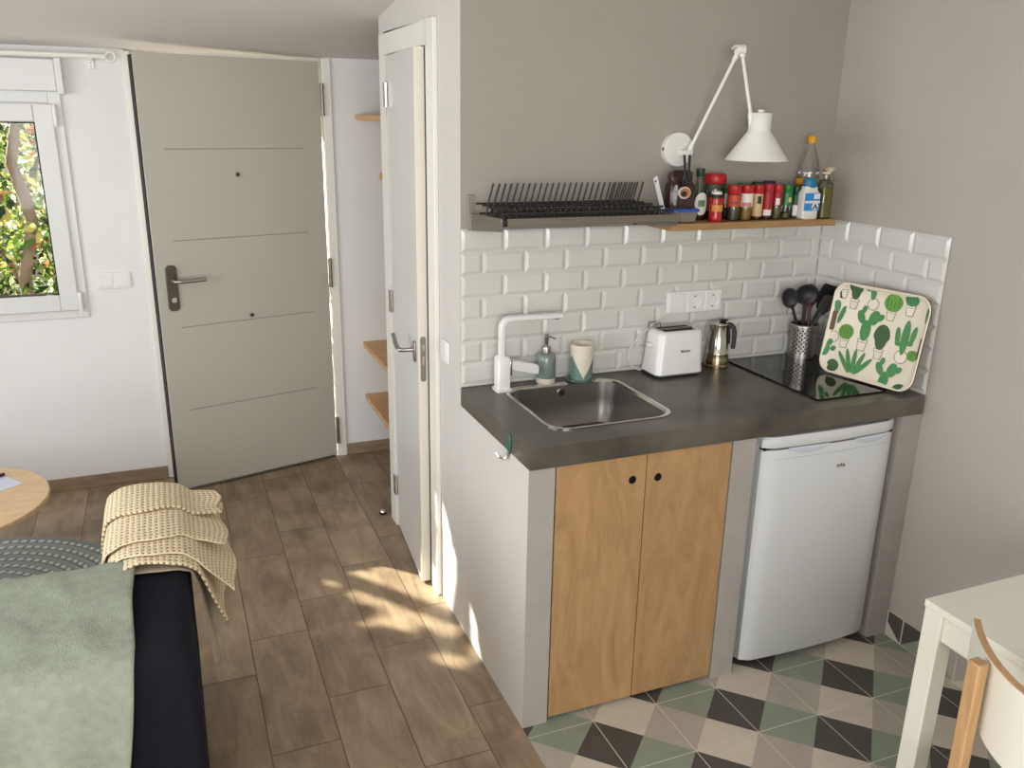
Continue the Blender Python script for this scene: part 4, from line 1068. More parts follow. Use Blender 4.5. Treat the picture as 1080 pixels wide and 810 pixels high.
def rack():
    xa, xb, yf = 0.033, 0.618, -0.27
    t = thing('dish_rack', 'wall-mounted steel dish rack with black wire plate prongs', 'dish rack', (0.33, 0, 1.43))
    zt = 1.487
    # side panels, tapering to the front
    for x, sg in ((xa, 1), (xb, -1)):
        b = MB(); b.prism([(-0.001, 1.424), (-0.001, 1.477), (yf, 1.489), (yf, 1.452)], lambda a, c: (x, a, c), lambda a, c: (x+0.004*sg, a, c)); b.build('side_panel', m_steel_d, t)
        b = MB(); b.sweep_rect([(x+0.005*sg, -0.004, 1.472), (x+0.005*sg, yf, 1.483)], 0.014, 0.012, (1, 0, 0)); b.build('side_rail', m_steel_d, t, bevel=0.001)
    MB().box(xa-0.012, xa+0.010, -0.008, 0, 1.424, 1.534).build('wall_plate', m_silver, t, bevel=0.001)
    MB().box(xb-0.010, xb+0.012, -0.008, 0, 1.424, 1.50).build('wall_plate', m_silver, t, bevel=0.001)
    b = MB(); b.sweep_rect([(xb-0.004, -0.128, 1.590), (xb-0.004, -0.190, 1.487)], 0.003, 0.020, (1, 0, 0)); br = b.build('brace', m_plastic, t)
    b = MB(); b.prism([(-0.135+0.004*math.cos(2*PI*i/10), 1.578+0.004*math.sin(2*PI*i/10)) for i in range(10)], lambda a, c: (xb-0.0062, a, c), lambda a, c: (xb-0.004, a, c)); b.build('screw_hole', m_dark, br)
    MB().box(xa+0.016, xb+0.010, yf-0.003, yf+0.003, 1.466, 1.489).build('front_rail', m_steel_d, t, bevel=0.001)
    b = MB(); b.lathe([(0.011, 0), (0.011, 0.012)], 0, 0, 14); me = b
    for v in b.bm.verts: v.co = (v.co.z+xa+0.002, v.co.x+yf, v.co.y+1.478)
    b.build('rail_cap', m_black, t)
    MB().box(xa+0.01, xb-0.012, -0.016, -0.009, 1.4245, 1.434).build('wall_rail', m_steel, t, bevel=0.002)
    # wire tray
    for y, z in ((-0.02, 1.508), (-0.075, 1.508), (-0.131, 1.508), (-0.196, 1.506), (yf+0.012, 1.501), (-0.05, 1.482), (-0.105, 1.478), (-0.165, 1.478), (-0.225, 1.478)):
        b = MB(); b.tube([(xa+0.012, y, z), (xb-0.010, y, z)], 0.0030, 8); b.build('wire', m_blackw, t)
    n = 27
    for k in range(n):
        x = xa+0.026+(xb-xa-0.062)*k/(n-1)
        b = MB()
        b.tube([(x+0.024, -0.068, 1.572), (x+0.003, -0.075, 1.507), (x, -0.078, 1.482), (x, -0.112, 1.479), (x, -0.122, 1.506), (x, -0.140, 1.506), (x, -0.150, 1.479), (x, -0.180, 1.479), (x, -0.188, 1.504), (x, -0.204, 1.504), (x, -0.214, 1.479), (x, -0.236, 1.479), (x, -0.242, 1.500), (x, yf+0.012, 1.500)], 0.0030, 7)
        b.build('prong', m_blackw, t)
    for k in list(range(2, 6))+list(range(22, 27)):
        x = xa+0.026+(xb-xa-0.062)*k/(n-1)
        b = MB(); b.tube([(x+0.026, -0.015, 1.566), (x+0.006, -0.02, 1.507), (x+0.004, -0.05, 1.484)], 0.0022, 6); b.build('prong', m_blackw, t)
    for x, sg in ((xa+0.075, 1), (xb-0.075, -1)):
        b = MB(); b.tube([(x-0.04*sg, -0.10, 1.494), (x-0.04*sg, -0.10, 1.508), (x-0.03*sg, -0.15, 1.508), (x-0.02*sg, yf+0.02, 1.508), (x-0.02*sg, yf+0.012, 1.490)], 0.0024, 7); b.build('end_loop', m_blackw, t)
rack()

def lamp():
    t = thing('wall_lamp', 'white jointed wall lamp with a conical metal shade', 'lamp', (0.764, 0, 1.672))
    def disc(b, cx, cz, r, y0, y1, n=36):
        b.loft([[(cx+q*math.cos(2*PI*i/n), yy, cz+q*math.sin(2*PI*i/n)) for i in range(n)] for q, yy in ((r, y0), (r, y1+0.003), (r-0.003, y1))], True)
    b = MB(); disc(b, 0.764, 1.672, 0.056, 0.0, -0.024); bp = b.build('wall_plate', m_lampw, t)
    MB().box(0.7065, 0.711, -0.016, -0.008, 1.668, 1.678).build('switch', m_black, bp)
    b = MB(); b.tube([(0.772, -0.02, 1.662), (0.772, -0.062, 1.662)], 0.011, 14); b.tube([(0.758, -0.048, 1.662), (0.796, -0.048, 1.664)], 0.009, 12); b.build('base_knuckle', m_lampw, t)
    A, Bq = Vector((0.783, -0.052, 1.668)), Vector((0.903, -0.105, 1.974))
    b = MB(); b.tube([A, Bq], 0.0058, 12); b.tube([A, A+(Bq-A)*0.06], 0.0088, 12); b.tube([Bq-(Bq-A)*0.07, Bq], 0.0082, 12); b.build('lower_arm', m_lampw, t)
    b = MB(); b.tube([(0.896, -0.106, 1.983), (0.925, -0.112, 1.986)], 0.0165, 16); b.tube([(0.900, -0.105, 1.972), (0.904, -0.105, 1.986)], 0.011, 12); b.tube([(0.918, -0.112, 1.962), (0.916, -0.112, 1.986)], 0.0105, 12)
    el = b.build('elbow_joint', m_lampw, t, bevel=0.003)
    b = MB(); b.tube([(0.90, -0.108, 1.997), (0.885, -0.11, 1.994), (0.877, -0.112, 1.986)], 0.0035, 8); b.build('wing_screw', m_lampw, el)
    SXc, SYc = 0.976, -0.160
    Cq, Dq = Vector((0.918, -0.112, 1.968)), Vector((0.941, -0.152, 1.790))
    b = MB(); b.tube([Cq, Dq], 0.0058, 12); b.tube([Dq-(Dq-Cq)*0.02, Dq+Vector((0.002, 0, -0.018))], 0.0085, 12); b.tube([Dq+Vector((0, 0, -0.015)), Vector((0.944, -0.153, 1.752))], 0.006, 10); b.build('upper_arm', m_lampw, t)
    z0, z1, z2 = 1.643, 1.735, 1.793
    b = MB(); b.lathe([(0.1005, z0), (0.102, z0+0.003), (0.038, z1), (0.0365, z1+0.006), (0.0355, z2-0.003), (0.033, z2), (0.006, z2+0.0005)], SXc, SYc, 56, cap=False)
    b.lathe([(0.1005, z0), (0.036, z1-0.003), (0.033, z2-0.005), (0.0, z2-0.005)], SXc, SYc, 56, cap=False); sh_ = b.build('lamp_shade', m_lampw, t)
    b = MB(); b.lathe([(0.0095, z2), (0.0105, z2+0.003), (0.0105, z2+0.009), (0.008, z2+0.011)], SXc, SYc, 18); b.build('finial', m_lampw, sh_)
    b = MB(); b.lathe([(0.013, z1-0.01), (0.013, z1-0.03), (0.027, z1-0.055), (0.029, z1-0.07), (0.018, z1-0.088), (0.0, z1-0.092)], SXc, SYc, 20); b.build('bulb', mat('opal_bulb', (236, 234, 228), 0.3), t)
lamp()

# ---------------------------------------------------------------- things on the shelf
def lathe_part(prof, x, y, name, m, p, n=24, **k):
    return MB().lathe([(r, SZ+z) for r, z in prof], x, y, n, **k).build(name, m, p)
# lidded box and coffee bag
t = thing('food_box', 'clear plastic food box with a blue lid under the coffee bag', 'box', (0.735, -0.085, SZ))
b = MB(); b.loft([[(x, y, SZ+z) for x, y in rrect(0.684+i, 0.786-i, -0.140+i, -0.030-i, 0.018, 5)] for i, z in ((0.010, 0.0), (0.004, 0.004), (0.0, 0.036))]); b.build('tub', m_plasticbox, t)
b = MB(); b.loft([[(x, y, SZ+z) for x, y in rrect(0.679+i, 0.791-i, -0.145+i, -0.025-i, 0.020, 5)] for i, z in ((0.0, 0.036), (0.0, 0.042), (0.004, 0.046))]); b.build('lid', m_blue, t)
bz = SZ+0.0465
t = thing('coffee_bag', 'crumpled brown foil coffee bag standing on the blue lid', 'coffee bag', (0.735, -0.085, bz))
def bagf(w, z, i):
    P = []
    for k in range(24):
        a = 2*PI*k/24; cx, cy = math.cos(a), math.sin(a)
        s_ = (abs(cx)**4+abs(cy)**4)**(-0.25)
        P.append((0.735+cx*s_*w*0.80+random.uniform(-.003, .003), random.uniform(-.003, .002)-0.085+cy*s_*(0.034-0.024*i)+0.002*math.cos(4*a+z*70), bz+z))
    return P
b = MB(); b.loft([bagf(0.053, 0.0, 0), bagf(0.057, 0.01, 0), bagf(0.055, 0.05, 0.05), bagf(0.054, 0.075, 0.3), bagf(0.046, 0.088, 0.6), bagf(0.055, 0.10, 0.8), bagf(0.050, 0.115, 0.9), bagf(0.030, 0.121, .95)]); b.build('bag', m_brownbag, t, angle=14)
b = MB(); b.prism([(0.733+0.023*math.cos(2*PI*i/28), bz+0.050+0.019*math.sin(2*PI*i/28)) for i in range(28)], lambda a, c: (a, -0.1222, c), lambda a, c: (a, -0.116, c)); pr = b.build('cup_print_rim', m_paper, t)
b = MB(); b.prism([(0.734+0.020*math.cos(2*PI*i/28), bz+0.050+0.016*math.sin(2*PI*i/28)) for i in range(28)], lambda a, c: (a, -0.1228, c), lambda a, c: (a, -0.122, c)); b.build('cup_print', m_tan, pr)
b = MB(); b.prism([(0.730+0.011*math.cos(2*PI*i/28), bz+0.047+0.009*math.sin(2*PI*i/28)) for i in range(28)], lambda a, c: (a, -0.1234, c), lambda a, c: (a, -0.1226, c)); b.build('coffee_print', mat('coffee_print', (40, 20, 14), 0.4), pr)
b = MB(); b.box(0.722, 0.752, -0.124, -0.118, bz+0.078, bz+0.106); b.build('band', mat('navy_seal', (24, 30, 48), 0.4), t, bevel=0.003)
t = thing('bag_clip', 'black clip with two prongs closing the coffee bag', 'clip', (0.737, -0.10, bz+0.1))
for dx in (-0.0075, 0.0085):
    b = MB(); b.sweep_rect([(0.737+dx*0.9, -0.128, bz+0.088), (0.737+dx, -0.118, bz+0.125), (0.737+dx*1.25, -0.112, bz+0.170)], 0.008, 0.006, (1, 0, 0)); b.build('prong', m_black, t, bevel=0.002)
b = MB(); b.box(0.725, 0.749, -0.135, -0.1285, bz+0.080, bz+0.098); b.build('jaw', m_black, t, bevel=0.002)
# sauce bottle
t = thing('sauce_bottle', 'clear glass bottle with a dark green cap and oval label', 'bottle', (0.853, -0.07, SZ)); x, y = 0.905, -0.055
x = 0.834; y = -0.055; t.location = (x, y, SZ)
lathe_part([(0.024, 0), (0.027, 0.004), (0.028, 0.06), (0.026, 0.085), (0.012, 0.125), (0.0105, 0.150)], x, y, 'glass_body', m_glassg, t)
lathe_part([(0.023, 0.002), (0.0255, 0.006), (0.0255, 0.022), (0.0, 0.0225)], x, y, 'sauce', m_sauce, t)
lathe_part([(0.0135, 0.143), (0.0145, 0.145), (0.0145, 0.168), (0.0125, 0.170)], x, y, 'cap', m_dgreen, t, n=20)
b = MB()
def lab(u, v):
    a = math.radians(-150+100*u); e = math.sqrt(max(1-(2*u-1)**2, 0.001)); return (x+0.0288*math.cos(a), y+0.0288*math.sin(a), SZ+0.055+(v-.5)*0.075*e)
b.grid(lab, 12, 3); lb = b.build('label', m_paper, t)
b = MB(); b.grid(lambda u, v: (lambda q: (x+(q[0]-x)*1.015, y+(q[1]-y)*1.015, SZ+0.046+v*0.022))(lab(0.25+u*0.5, v)), 8, 2); b.build('label_print', mat('label_green', (96, 132, 96), 0.5), lb)
# instant coffee jar
t = thing('coffee_jar', 'tall glass jar with a wide red lid behind the red sauce bottle', 'jar', (0.906, -0.040, SZ)); x, y = 0.906, -0.040
lathe_part([(0.034, 0), (0.036, 0.003), (0.036, 0.10), (0.032, 0.118), (0.030, 0.124)], x, y, 'glass_body', m_glassg, t)
lathe_part([(0.033, 0.003), (0.0345, 0.006), (0.0345, 0.055), (0.0, 0.056)], x, y, 'coffee', m_spice_r, t)
lathe_part([(0.036, 0.120), (0.038, 0.123), (0.038, 0.145), (0.034, 0.152), (0.0, 0.153)], x, y, 'lid', m_red, t)
lathe_part([(0.0363, 0.03), (0.0363, 0.075)], x, y, 'label', mat('cocoa_label', (140, 66, 40), 0.5), t, cap=False)
# red sauce bottle in front
t = thing('sauce_bottle', 'small red squeezy bottle with a black and white cap', 'bottle', (0.864, -0.116, SZ)); x, y = 0.864, -0.116
lathe_part([(0.021, 0), (0.0235, 0.004), (0.022, 0.02), (0.0205, 0.03), (0.022, 0.045), (0.022, 0.058), (0.0195, 0.066), (0.021, 0.072), (0.019, 0.078)], x, y, 'bottle_body', m_tomato, t)
lathe_part([(0.0205, 0.078), (0.0205, 0.084), (0.0185, 0.090)], x, y, 'cap', m_black, t, n=20)
lathe_part([(0.0175, 0.090), (0.016, 0.099), (0.0, 0.1005)], x, y, 'cap_top', m_salt, t, n=20)
b = MB(); b.grid(lambda u, v: (x+0.0226*math.cos(math.radians(-160+110*u)), y+0.0226*math.sin(math.radians(-160+110*u)), SZ+0.034+0.022*v), 10, 2); b.build('label', mat('amber_label', (206, 140, 70), 0.5), t)

def jar(label, x, y, capm, labm, fillm, h=0.118, r=0.0225, lab=(0.045, 0.088), fill=0.045, patch=None, dark=None):
    t = thing('spice_jar', label, 'jar', (x, y, SZ), 'spice jars on the wall shelf')
    hc = h-0.028
    lathe_part([(r-0.002, 0), (r, 0.003), (r, hc-0.006), (r-0.004, hc)], x, y, 'glass_body', m_glassg, t)
    lathe_part([(r-0.003, 0.002), (r-0.0012, 0.004), (r-0.0012, fill), (0, fill+0.001)], x, y, 'spice', fillm, t)
    lathe_part([(r-0.001, hc-0.002), (r+0.0006, hc), (r+0.0006, h-0.003), (r-0.003, h), (0, h)], x, y, 'lid', capm, t)
    lb = MB().lathe([(r+0.0004, SZ+lab[0]), (r+0.0004, SZ+lab[1])], x, y, 24, cap=False).build('label', labm, t)
    if patch:
        pm, z0, z1, a0, a1 = patch
        b = MB(); b.grid(lambda u, v: (x+(r+0.001)*math.cos(math.radians(a0+(a1-a0)*u)), y+(r+0.001)*math.sin(math.radians(a0+(a1-a0)*u)), SZ+z0+(z1-z0)*v), 8, 2); b.build('label_print', pm, lb)
G = -118
jar('spice jar with orange label and grey powder, leftmost of the red-lidded jars', 0.946, -0.10, m_red, m_orange, m_spice_b, r=0.0225, lab=(0.046, 0.086), fill=0.044, patch=(mat('purple_print', (122, 60, 70), 0.5), 0.056, 0.064, -150, -85))
jar('red-lidded spice jar with white label above yellow powder', 0.997, -0.10, m_red, m_paper, m_spice_y, r=0.0220, lab=(0.046, 0.090), fill=0.045, patch=(mat('pink_print', (196, 120, 120), 0.5), 0.047, 0.060, -160, -75))
jar('narrow red-lidded spice jar with cream label and black printed patches', 1.044, -0.10, m_red, mat('cream_label', (206, 172, 130), 0.5), m_spice_r, r=0.0178, lab=(0.012, 0.088), fill=0.03, patch=(m_black, 0.055, 0.080, -130, -85))
jar('spice jar with dark red label and round cream badge', 1.086, -0.10, m_redlabel, m_redlabel, m_spice_r, h=0.12, r=0.0178, lab=(0.03, 0.092), fill=0.02, patch=(m_paper, 0.014, 0.034, -165, -70))
jar('red-lidded spice jar with red and white label above brown grains', 1.126, -0.10, m_red, m_redlabel, m_spice_h, r=0.0175, lab=(0.048, 0.092), fill=0.044, patch=(m_paper, 0.049, 0.072, -140, -95))
jar('spice jar with green lid and green label', 1.168, -0.10, m_green, m_green, m_spice_h, r=0.0178, lab=(0.044, 0.092), fill=0.02, patch=(mat('lime_badge', (206, 204, 130), 0.5), 0.058, 0.074, -110, -75))
jar('dark green lidded spice jar with white label, right of the green-lidded jar', 1.214, -0.092, m_dgreen, mat('bottle_green_label', (30, 74, 50), 0.5), m_spice_h, h=0.11, r=0.0200, lab=(0.008, 0.082), fill=0.01, patch=(m_paper, 0.010, 0.046, -150, -80))
jar('green-lidded herb jar in the back row beside the tall coffee jar', 0.962, -0.034, m_green, m_paper, m_black, h=0.115, r=0.021, lab=(0.05, 0.085), fill=0.045)
jar('spice jar with a pale green lid in the back row, second behind the red lids', 1.030, -0.034, mat('pale_green_lid', (60, 116, 70), 0.4), m_paper, m_spice_h, h=0.119, r=0.021)
jar('spice jar with dark green lid in the back row, third behind the red lids', 1.090, -0.034, m_dgreen, m_paper, m_spice_h, h=0.122, r=0.021)
jar('purple-lidded spice jar in the back row', 1.140, -0.034, mat('purple_lid', (74, 40, 78), 0.4), m_paper, m_spice_h, h=0.125, r=0.021)
# salt shaker with blue cap
t = thing('salt_bottle', 'white plastic salt bottle with a petrol blue cap and blue label', 'bottle', (1.282, -0.122, SZ)); x, y = 1.276, -0.126
x, y = 1.240, -0.126; t.location = (x, y, SZ)
b = MB(); b.loft([[(px, py, SZ+z) for px, py in rrect(x-0.034+i, x+0.034-i, y-0.021+i*.6, y+0.021-i*.6, 0.012, 5)] for i, z in ((0.004, 0.0), (0.0, 0.004), (0.0, 0.088), (0.006, 0.100), (0.008, 0.112))]); b.build('bottle_body', m_salt, t)
MB().lathe([(0.024, SZ+0.108), (0.0255, SZ+0.111), (0.0255, SZ+0.135), (0.022, SZ+0.140), (0, SZ+0.141)], x, y, 26, sy=0.78).build('cap', m_pblue, t)
b = MB(); b.box(x-0.0325, x+0.0325, y-0.0222, y-0.02, SZ+0.030, SZ+0.090); lb = b.build('label', m_lblue, t)
MB().box(x-0.0325, x+0.0325, y-0.0228, y-0.022, SZ+0.056, SZ+0.064).build('label_stripe', m_paper, lb)
b = MB(); b.loft([[(x+0.013+q*math.cos(2*PI*i/16), y-0.0226-0.0006*k, SZ+0.045+q*math.sin(2*PI*i/16)) for i in range(16)] for k, q in ((0, 0.014), (1, 0.0135))]); b.build('label_badge', m_paper, lb)
b = MB(); b.prism([(x+0.002, SZ+0.036), (x+0.013, SZ+0.055), (x+0.024, SZ+0.036), (x+0.018, SZ+0.036), (x+0.013, SZ+0.046), (x+0.008, SZ+0.036)], lambda a, c: (a, y-0.0242, c), lambda a, c: (a, y-0.023, c)); b.build('label_print', mat('dark_print', (60, 34, 30), 0.5), lb)
MB().box(x+0.004, x+0.030, y-0.0231, y-0.0225, SZ+0.070, SZ+0.088).build('label_text_panel', m_paper, lb)
# big clear oil bottle with yellow cap
t = thing('oil_bottle', 'tall empty clear plastic bottle with a yellow cap', 'bottle', (1.318, -0.05, SZ)); x, y = 1.292, -0.050
t.location = (x, y, SZ)
lathe_part([(0.036, 0), (0.041, 0.005), (0.041, 0.06), (0.039, 0.066), (0.041, 0.072), (0.041, 0.135), (0.0385, 0.142), (0.040, 0.150), (0.038, 0.165), (0.036, 0.170), (0.036, 0.178), (0.030, 0.20), (0.020, 0.228), (0.0135, 0.245), (0.013, 0.256)], x, y, 'bottle_body', m_glass, t)
lathe_part([(0.0148, 0.254), (0.0155, 0.256), (0.0155, 0.276), (0.0135, 0.279), (0, 0.279)], x, y, 'cap', m_yellow, t, n=20)
lb = MB().lathe([(0.0415, SZ+0.085), (0.0415, SZ+0.135)], x, y, 28, cap=False).build('label', mat('yellow_label', (214, 150, 46), 0.5), t)
MB().lathe([(0.0419, SZ+0.108), (0.0419, SZ+0.113)], x, y, 28, cap=False).build('label_stripe', mat('brown_print', (120, 76, 30), 0.5), lb)
# cork-stoppered oil bottle
t = thing('oil_bottle', 'glass bottle of green olive oil with cork stopper and ribbon', 'bottle', (1.330, -0.125, SZ)); x, y = 1.314, -0.118
t.location = (x, y, SZ)
b = MB(); b.loft([[(px, py, SZ+z) for px, py in rrect(x-0.023+i, x+0.023-i, y-0.023+i, y+0.023-i, 0.010, 5)] for i, z in ((0.002, 0), (0, 0.004), (0.0, 0.118), (0.006, 0.130), (0.0115, 0.136), (0.012, 0.160))]); b.build('glass_body', m_glassg, t)
b = MB(); b.loft([[(px, py, SZ+z) for px, py in rrect(x-0.0218, x+0.0218, y-0.0218, y+0.0218, 0.009, 5)] for z in (0.003, 0.108)]); b.build('oil', m_oil, t)
lathe_part([(0.0095, 0.148), (0.0115, 0.162), (0.012, 0.170), (0.0, 0.171)], x, y, 'stopper', m_cork, t, n=16)
b = MB()
b.lathe([(0.0135, SZ+0.152), (0.0155, SZ+0.156), (0.0135, SZ+0.160)], x, y, 18)
for k in range(4):
    a = -PI/2+(-0.9+0.6*k); b.tube([(x, y-0.012, SZ+0.158), (x+0.012*math.cos(a+PI/2*0), y-0.02, SZ+0.172+0.004*(k % 2)), (x+0.022*(k-1.5)/1.5, y-0.016, SZ+0.176-0.004*abs(k-1.5)), (x, y-0.012, SZ+0.160)], 0.0022, 6)
b.build('ribbon', m_twine, t)
b = MB(); b.tube([(x+0.012, y, SZ+0.158), (x+0.03, y, SZ+0.150), (x+0.036, y, SZ+0.135), (x+0.030, y, SZ+0.120), (x+0.022, y, SZ+0.115)], 0.0014, 6); b.build('wire_clasp', m_steel, t)

# ================================================================ RECESS, ENTRANCE
for z, lb in ((0.625, 'upper of the two low pine boards in the entrance recess'), (0.335, 'lower pine board just above the entrance recess floor'), (1.765, 'high pine board near the recess ceiling by the front door')):
    o = MB().box(0.056, 0.918, 1.002, E-0.002, z-0.026, z).build('recess_shelf', m_pine, bevel=0.0015); tag(o, lb, 'shelf', 'pine boards in the entrance recess')
t = thing('coat_peg', 'round wooden coat peg on the white recess wall', 'peg', (0.18, E, 1.476))
b = MB(); b.tube([(0.18, E, 1.47), (0.18, E-0.03, 1.473)], 0.008, 12); b.build('stem', m_pine, t)
b = MB(); b.tube([(0.18, E-0.028, 1.473), (0.18, E-0.033, 1.4735), (0.18, E-0.044, 1.475), (0.18, E-0.05, 1.476)], 0.021, 16); b.build('knob', m_pine, t, bevel=0.004)
# curtain rod
t = thing('curtain_rod', 'white curtain rod with a ring finial above the window', 'curtain rod', (-1.6, E-0.06, 1.985))
MB().tube([(-2.6, E-0.07, 1.984), (-1.02, E-0.07, 1.984)], 0.011, 12).build('rod', m_trim, t)
b = MB(); n = 20; b.tube([(-1.000+0.019*math.cos(2*PI*i/n), E-0.07, 1.984+0.019*math.sin(2*PI*i/n)) for i in range(n+1)], 0.0055, 8); b.build('finial', m_trim, t)
b = MB(); b.box(-1.095, -1.070, E-0.006, E, 1.935, 2.0); b.box(-1.092, -1.073, E-0.075, E-0.004, 1.966, 1.974); br = b.build('bracket', m_trim, t, bevel=0.002)
for z in (1.944, 1.958):
    b = MB(); b.prism([(-1.083+0.003*math.cos(2*PI*i/10), z+0.003*math.sin(2*PI*i/10)) for i in range(10)], lambda a, c: (a, E-0.0075, c), lambda a, c: (a, E-0.0055, c)); b.build('screw', m_steel_d, br)
# door stopper on the floor
t = thing('door_stopper', 'small black and steel door stopper on the floor by the bathroom door', 'door stopper', (-0.047, 0.985, 0))
MB().lathe([(0.014, 0), (0.015, 0.003), (0.015, 0.012), (0.013, 0.02), (0.006, 0.026), (0, 0.027)], -0.047, 0.985, 20).build('cap', m_chrome, t)
b = MB(); b.lathe([(0.0162, 0.004), (0.0165, 0.006), (0.0165, 0.013), (0.016, 0.015)], -0.047, 0.985, 20); b.build('rubber_ring', m_black, t)

# ================================================================ LIVING SIDE
# round rug: spiral braid, uv = (stitch, ring)
b = MB(); nr, na = 24, 96; R0 = 0.622; uvl = b.bm.loops.layers.uv.verify()
pitch = R0/nr
prof = []
for k in range(nr):
    for s_ in (0.0, 0.25, 0.5, 0.75): prof.append((R0-pitch*(k+s_), 0.004+0.007*math.sin(PI*s_)**0.8, k+s_))
prof.append((0.001, 0.004, nr))
V = [[b.bm.verts.new((RUG[0]+r*math.cos(2*PI*i/na), RUG[1]+r*math.sin(2*PI*i/na), z)) for i in range(na)] for r, z, _ in prof]
for q in range(len(prof)-1):
    stn = max(6, round(2*PI*prof[q][0]/0.036))
    for i in range(na):
        j = (i+1) % na; f = b.face([V[q][i], V[q][j], V[q+1][j], V[q+1][i]])
        if f:
            k0 = math.floor(prof[q][2])
            for lp, (ii, vv) in zip(f.loops, ((i, prof[q][2]), (i+1, prof[q][2]), (i+1, prof[q+1][2]-1e-4), (i, prof[q+1][2]-1e-4))): lp[uvl].uv = (ii/na*stn, vv)
lo = [b.bm.verts.new((RUG[0]+(R0+0.001)*math.cos(2*PI*i/na), RUG[1]+(R0+0.001)*math.sin(2*PI*i/na), 0.0005)) for i in range(na)]
for i in range(na): b.face([lo[i], lo[(i+1) % na], V[0][(i+1) % na], V[0][i]])
tag(b.build('round_rug', m_rug, keepn=True), 'round grey and white braided rug under the coffee table', 'rug')

# coffee table
CT = (-1.70, 0.80); CR = 0.347
t = thing('coffee_table', 'round pale birch coffee table standing on the braided rug', 'table', (CT[0], CT[1], 0.012))
MB().lathe([(CR-0.004, 0.380), (CR, 0.383), (CR, 0.397), (CR-0.003, 0.400), (0, 0.400)], CT[0], CT[1], 72).build('tabletop', m_birch, t)
for k in range(3):
    a = 2*PI*k/3+1.4 if k != 1 else 3.3; a = (1.6, 3.1, 4.7)[k]; b = MB(); b.tube([(CT[0]+0.27*math.cos(a), CT[1]+0.27*math.sin(a), 0.0125), (CT[0]+0.19*math.cos(a), CT[1]+0.19*math.sin(a), 0.38)], 0.012, 12, r2=0.019); b.build('leg', m_beech, t)
o = MB().box(-1.66, -1.50, 0.86, 0.98, 0.4002, 0.4022, rot=0.62, piv=(-1.55, 0.96)).build('paper_sheet', mat('pale_blue_paper', (206, 208, 224), 0.6)); tag(o, 'pale bluish sheet of paper on the coffee table', 'paper')
b = MB(); b.tube([(-1.66, 0.905, 0.409), (-1.528, 1.012, 0.409)], 0.0065, 10); pn = b.build('pen', m_phone); tag(pn, 'dark pen lying on the paper on the coffee table', 'pen')
MB().tube([(-1.545, 0.998, 0.4155), (-1.60, 0.954, 0.4155)], 0.0016, 6).build('pen_clip', m_steel, pn)

# sofa (seen from behind): back runs along x, right arm runs away from the camera
AX1 = -0.885; AX0 = -1.075
sf = thing('sofa', 'navy blue fabric sofa seen from behind with throws over it', 'sofa', (-1.75, -0.38, 0))
def arm(xa, xb):
    b = MB(); b.loft([[(x, y, z) for x, y in rrect(xa+i, xb-i, -0.825+i, 0.05-i, 0.03, 4)] for i, z in ((0.006, 0.10), (0.0, 0.12), (0.0, 0.56), (0.004, 0.62), (0.012, 0.642), (0.026, 0.652))])
    return b
arm(AX0, AX1).build('armrest', m_navy, sf); arm(-2.68, -2.49).build('armrest', m_navy, sf)
b = MB()
pr = [(-0.822, 0.10), (-0.825, 0.60), (-0.812, 0.632), (-0.78, 0.648), (-0.43, 0.655), (-0.395, 0.640), (-0.375, 0.60), (-0.345, 0.40), (-0.345, 0.10)]
b.loft([[(x, y, z) for y, z in pr] for x in (-2.49, AX0-0.002)]); b.build('backrest', m_navy, sf, bevel=0.012, segs=3)
MB().box(-2.49, AX0-0.002, -0.345, 0.02, 0.10, 0.27).build('seat_base', m_navy, sf, bevel=0.01)
MB().box(-2.485, AX0-0.006, -0.342, 0.045, 0.272, 0.415).build('seat_cushion', m_navy, sf, bevel=0.03, segs=4)
for x in (-2.6, -0.97):
    for y in (-0.75, -0.03): MB().lathe([(0.018, 0), (0.02, 0.1)], x, y, 14).build('leg', m_black, sf)
# sage throw over the back
def throw():
    path = [(-0.36, 0.44), (-0.362, 0.52), (-0.368, 0.60), (-0.374, 0.648), (-0.395, 0.668), (-0.43, 0.672), (-0.52, 0.668), (-0.62, 0.666), (-0.72, 0.664), (-0.79, 0.660), (-0.828, 0.642), (-0.843, 0.60), (-0.848, 0.52), (-0.851, 0.42), (-0.854, 0.32), (-0.857, 0.24), (-0.86, 0.16)]
    L = [0]
    for a, c in zip(path, path[1:]): L.append(L[-1]+math.hypot(c[0]-a[0], c[1]-a[1]))
    def at(s):
        s *= L[-1]
        for i in range(len(L)-1):
            if s <= L[i+1]+1e-9:
                q = (s-L[i])/(L[i+1]-L[i]); return path[i][0]+(path[i+1][0]-path[i][0])*q, path[i][1]+(path[i+1][1]-path[i][1])*q, s
        return path[-1][0], path[-1][1], s
    b = MB()
    def f(u, v):
        y, z, s = at(v); x = -2.05+u*1.045
        hang = max(0, (s-0.62)/0.5)
        if y > -0.40: x += 0.018*(u**4)*0
        fold = math.sin(x*17+1.2)*0.016+math.sin(x*37)*0.010+math.sin(x*9+2)*0.010
        w = 0.0028*math.sin(x*23+y*31)+0.0025*math.sin(x*11-y*19+1)+0.002*math.sin(x*47+y*13)
        if z > 0.63: z += max(w, -0.001)+0.002+0.006*math.exp(-((x+1.035)**2+(y+0.55)**2)/0.012)
        if hang > 0: y -= hang*(0.018+fold*1.2); x += -0.06*hang*u
        x += 0.006*math.sin(s*9+1)*u**6
        return (x, y, z)
    b.grid(f, 70, 64)
    # hem
    tag(b.build('sage_throw', m_sage, solid=0.006, sub=1), 'sage green woollen throw draped over the sofa back', 'throw')
throw()
